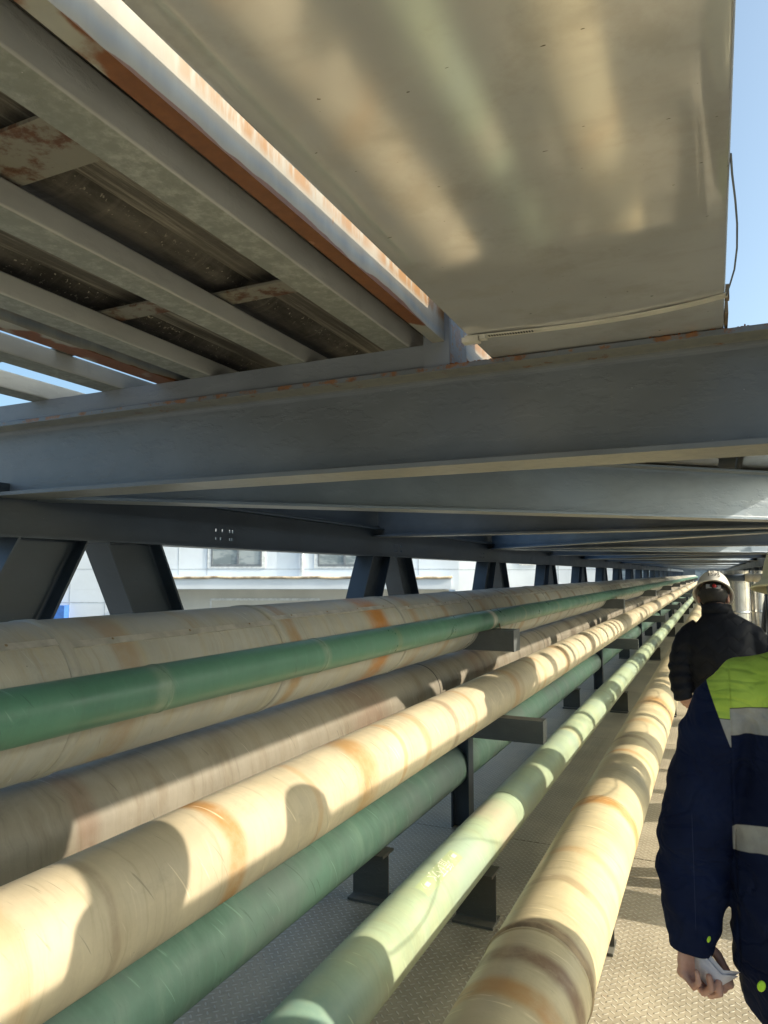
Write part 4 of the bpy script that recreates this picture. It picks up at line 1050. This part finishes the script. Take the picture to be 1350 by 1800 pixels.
# --- far worker (black quilted jacket, white helmet 1575), leaning forward
def far_person():
    t = thing('person', 'worker in black quilted jacket and white helmet numbered 1575, walking ahead by the large pipe', 'person', (0.03, 4.75, DECK))
    L0 = Vector((0.03, 4.75, DECK))
    def P(me, nm, par=t):
        o = link(nm, me, par)
        if par is t: o.location = -L0
        return o
    tilt = Matrix.Rotation(R(-34), 3, 'X')
    mb = MB(); hd = Vector((-0.012, 4.775, -0.125))
    head(mb, hd, tilt)
    mb.tube([(-0.012, 4.75, -0.16), (0.005, 4.735, -0.21), (0.02, 4.73, -0.27)], [0.055, 0.056, 0.07], 16)
    mb.tube([(0.02, 4.73, -0.26), (0.02, 4.72, -0.33), (0.025, 4.72, -0.5), (0.03, 4.73, -0.70), (0.03, 4.74, -0.82)], [(0.09, 0.06), (0.15, 0.09), (0.14, 0.09), (0.13, 0.085), (0.15, 0.09)], 20, ref=(1, 0, 0))
    mb.tube([(-0.12, 4.73, -0.33), (-0.17, 4.73, -0.37), (-0.205, 4.72, -0.50), (-0.205, 4.70, -0.60), (-0.195, 4.69, -0.68)], [0.045, 0.045, 0.038, 0.034, 0.026], 14)
    mb.tube([(0.16, 4.73, -0.33), (0.21, 4.73, -0.37), (0.28, 4.72, -0.50), (0.31, 4.80, -0.62), (0.30, 4.92, -0.62)], [0.045, 0.045, 0.038, 0.034, 0.026], 14)
    for s_, yy in ((-1, 4.65), (1, 4.88)):
        mb.tube([(0.03 + s_ * 0.08, 4.74, -0.80), (0.03 + s_ * 0.09, 4.75, -0.95), (0.03 + s_ * 0.09, (4.75 + yy) / 2 + 0.02, -1.2), (0.03 + s_ * 0.09, yy, -1.53)], [0.078, 0.07, 0.05, 0.036], 16)
    hand(mb, (-0.188, 4.685, -0.625), (0.10, 0.05, -1), (-0.45, -0.89, 0.05), (0.89, -0.45, 0.1), 0.84, 0.75)
    hand(mb, (0.30, 4.92, -0.62), (0, 1, -0.1), (0.3, 0, 1), (-1, 0, 0.3), 0.84, 0.8)
    P(remeshed(mb, 'body', 0.005, 2, [M['skin']]), 'body')
    mb = MB().ball(hd + tilt @ Vector((0, -0.025, 0.0)), (0.079, 0.085, 0.072), 20, M=tilt)
    P(mb.mesh('hair'), 'hair').data.materials.append(M['hair'])
    mb = MB()
    mb.tube([(0.005, 4.745, -0.185), (0.008, 4.74, -0.225), (0.012, 4.735, -0.255), (0.018, 4.73, -0.285), (0.02, 4.725, -0.34), (0.022, 4.72, -0.42), (0.025, 4.72, -0.52), (0.035, 4.725, -0.62), (0.04, 4.73, -0.72), (0.045, 4.735, -0.82), (0.045, 4.735, -0.86)],
            [(0.078, 0.074), (0.085, 0.08), (0.13, 0.10), (0.175, 0.115), (0.195, 0.128), (0.195, 0.138), (0.185, 0.135), (0.170, 0.13), (0.165, 0.13), (0.178, 0.135), (0.17, 0.13)], 36, ref=(1, 0, 0))
    mb.tube([(-0.09, 4.73, -0.315), (-0.145, 4.73, -0.345), (-0.178, 4.728, -0.40), (-0.196, 4.722, -0.47), (-0.203, 4.71, -0.54), (-0.203, 4.70, -0.60), (-0.198, 4.69, -0.645), (-0.190, 4.688, -0.672)], [0.072, 0.073, 0.071, 0.069, 0.066, 0.062, 0.055, 0.044], 24)
    mb.tube([(0.13, 4.73, -0.315), (0.19, 4.73, -0.345), (0.225, 4.728, -0.40), (0.265, 4.722, -0.47), (0.295, 4.73, -0.54), (0.305, 4.79, -0.60), (0.30, 4.88, -0.62)], [0.072, 0.073, 0.071, 0.066, 0.063, 0.056, 0.046], 24)
    def dj(co):
        a = wrinkle(0.006, 21.0)(co)
        if co.x < -0.13: a += 0.005 * math.sin(co.z * 110 + 2 * mnoise.noise(co * 9)) * (1 if co.z < -0.48 else 0.3)
        return a
    jk = P(remeshed(mb, 'jacket', 0.008, 3, [M['jacket_far']], dj), 'jacket')
    mb = MB().lathe([(0.078, -0.02), (0.086, -0.02), (0.083, 0.032), (0.076, 0.034)], Matrix.Translation((0.004, 4.746, -0.205)) @ Matrix.Rotation(R(-14), 4, 'X'), 36)
    mb.obj('collar', M['jacket_far'], jk)
    mb = MB(); mb.tube([(0.035, 4.74, -0.82), (0.035, 4.74, -0.88)], [(0.16, 0.12), (0.17, 0.12)], 24, ref=(1, 0, 0))
    for s_, yy in ((-1, 4.65), (1, 4.88)):
        mb.tube([(0.035 + s_ * 0.08, 4.745, -0.84), (0.03 + s_ * 0.095, 4.75, -0.96), (0.03 + s_ * 0.09, (4.75 + yy) / 2 + 0.02, -1.2), (0.03 + s_ * 0.09, yy, -1.42), (0.03 + s_ * 0.09, yy, -1.55)], [0.095, 0.09, 0.072, 0.062, 0.064], 20)
    P(remeshed(mb, 'trousers', 0.01, 2, [M['trouser']], wrinkle(0.004, 16)), 'trousers')
    for s_, yy in ((-1, 4.65), (1, 4.88)):
        mb = MB(); mb.tube([(0.03 + s_ * 0.09, yy, -1.50), (0.03 + s_ * 0.09, yy, -1.575)], [0.045, 0.05], 16)
        mb.tube([(0.03 + s_ * 0.09, yy - 0.05, -1.578), (0.03 + s_ * 0.09, yy + 0.09, -1.575), (0.03 + s_ * 0.09, yy + 0.20, -1.588)], [(0.040, 0.040), (0.046, 0.044), (0.036, 0.030)], 16, ref=(1, 0, 0))
        P(remeshed(mb, 'boot', 0.01, 2, [M['boot']]), 'boot')
    h = helmet(t, (0, 0, 0), Matrix.Identity(3), M['shell_far'], 0.90, '1575')
    h.location = hd + tilt @ Vector((0, 0, 0.022)) - L0
    h.rotation_euler = (R(-40), R(4), R(0))
    return t
fp_ = far_person()
fp_.location = (0.027, 4.30, DECK); fp_.scale = (0.91, 0.93, 0.998)
# --- a third worker walks beside them, just outside the right picture edge; his shadow falls on the pipes
tp = copy_tree(np_, Vector((0.455, 2.40, DECK)), 'worker just outside the right picture edge, whose helmet shadow falls on the cream pipe')
tp.rotation_euler = (0, 0, R(-8)); tp.scale = (0.98, 1.0, 1.085)

# closing wall of plant far down the line
pl = thing('plant_building', 'dark plant structure closing the far end of the pipe gallery', 'building', (0, 80, -7.6))
MB().box(-30, 20, 0, 6, 0, 8.6).obj('wall', M['support'], pl)
for i in range(12):
    MB().box(-20 + i * 2.6, -18.9 + i * 2.6, -0.05, -0.002, 6.6, 7.9).obj('window', M['glass'], pl)

# weld bead along the joist rail and rust scale where the duct rests on the near beam
nb = bpy.data.objects['cross_beam']
mb = MB(); pts = []; rad = []
rr = random.Random(3)
xx = -3.4
while xx < -0.62:
    pts.append((xx, 1.7695 + rr.uniform(-0.001, 0.001), ZT + 0.002)); rad.append(rr.uniform(0.0018, 0.0042)); xx += 0.012
mb.tube(pts, rad, 6); o = mb.obj('weld_bead', M['rail'], nb); o.location = (0, -1.845, 0)
mb = MB()
for (xa, xb, nn) in ((-0.66, -0.44, 90), (-0.12, 0.09, 70)):
    for i in range(nn):
        u = rr.random(); c_ = (xa + (xb - xa) * u, 1.768 + rr.uniform(-0.006, 0.02), ZT + rr.uniform(-0.001, 0.003))
        mb.ball(c_, (rr.uniform(0.002, 0.008), rr.uniform(0.002, 0.006), rr.uniform(0.001, 0.0045)), 6, M=Matrix.Rotation(rr.uniform(0, 3), 3, 'Z'))
o = mb.obj('rust_scale', M['rust'], nb); o.location = (0, -1.845, 0)
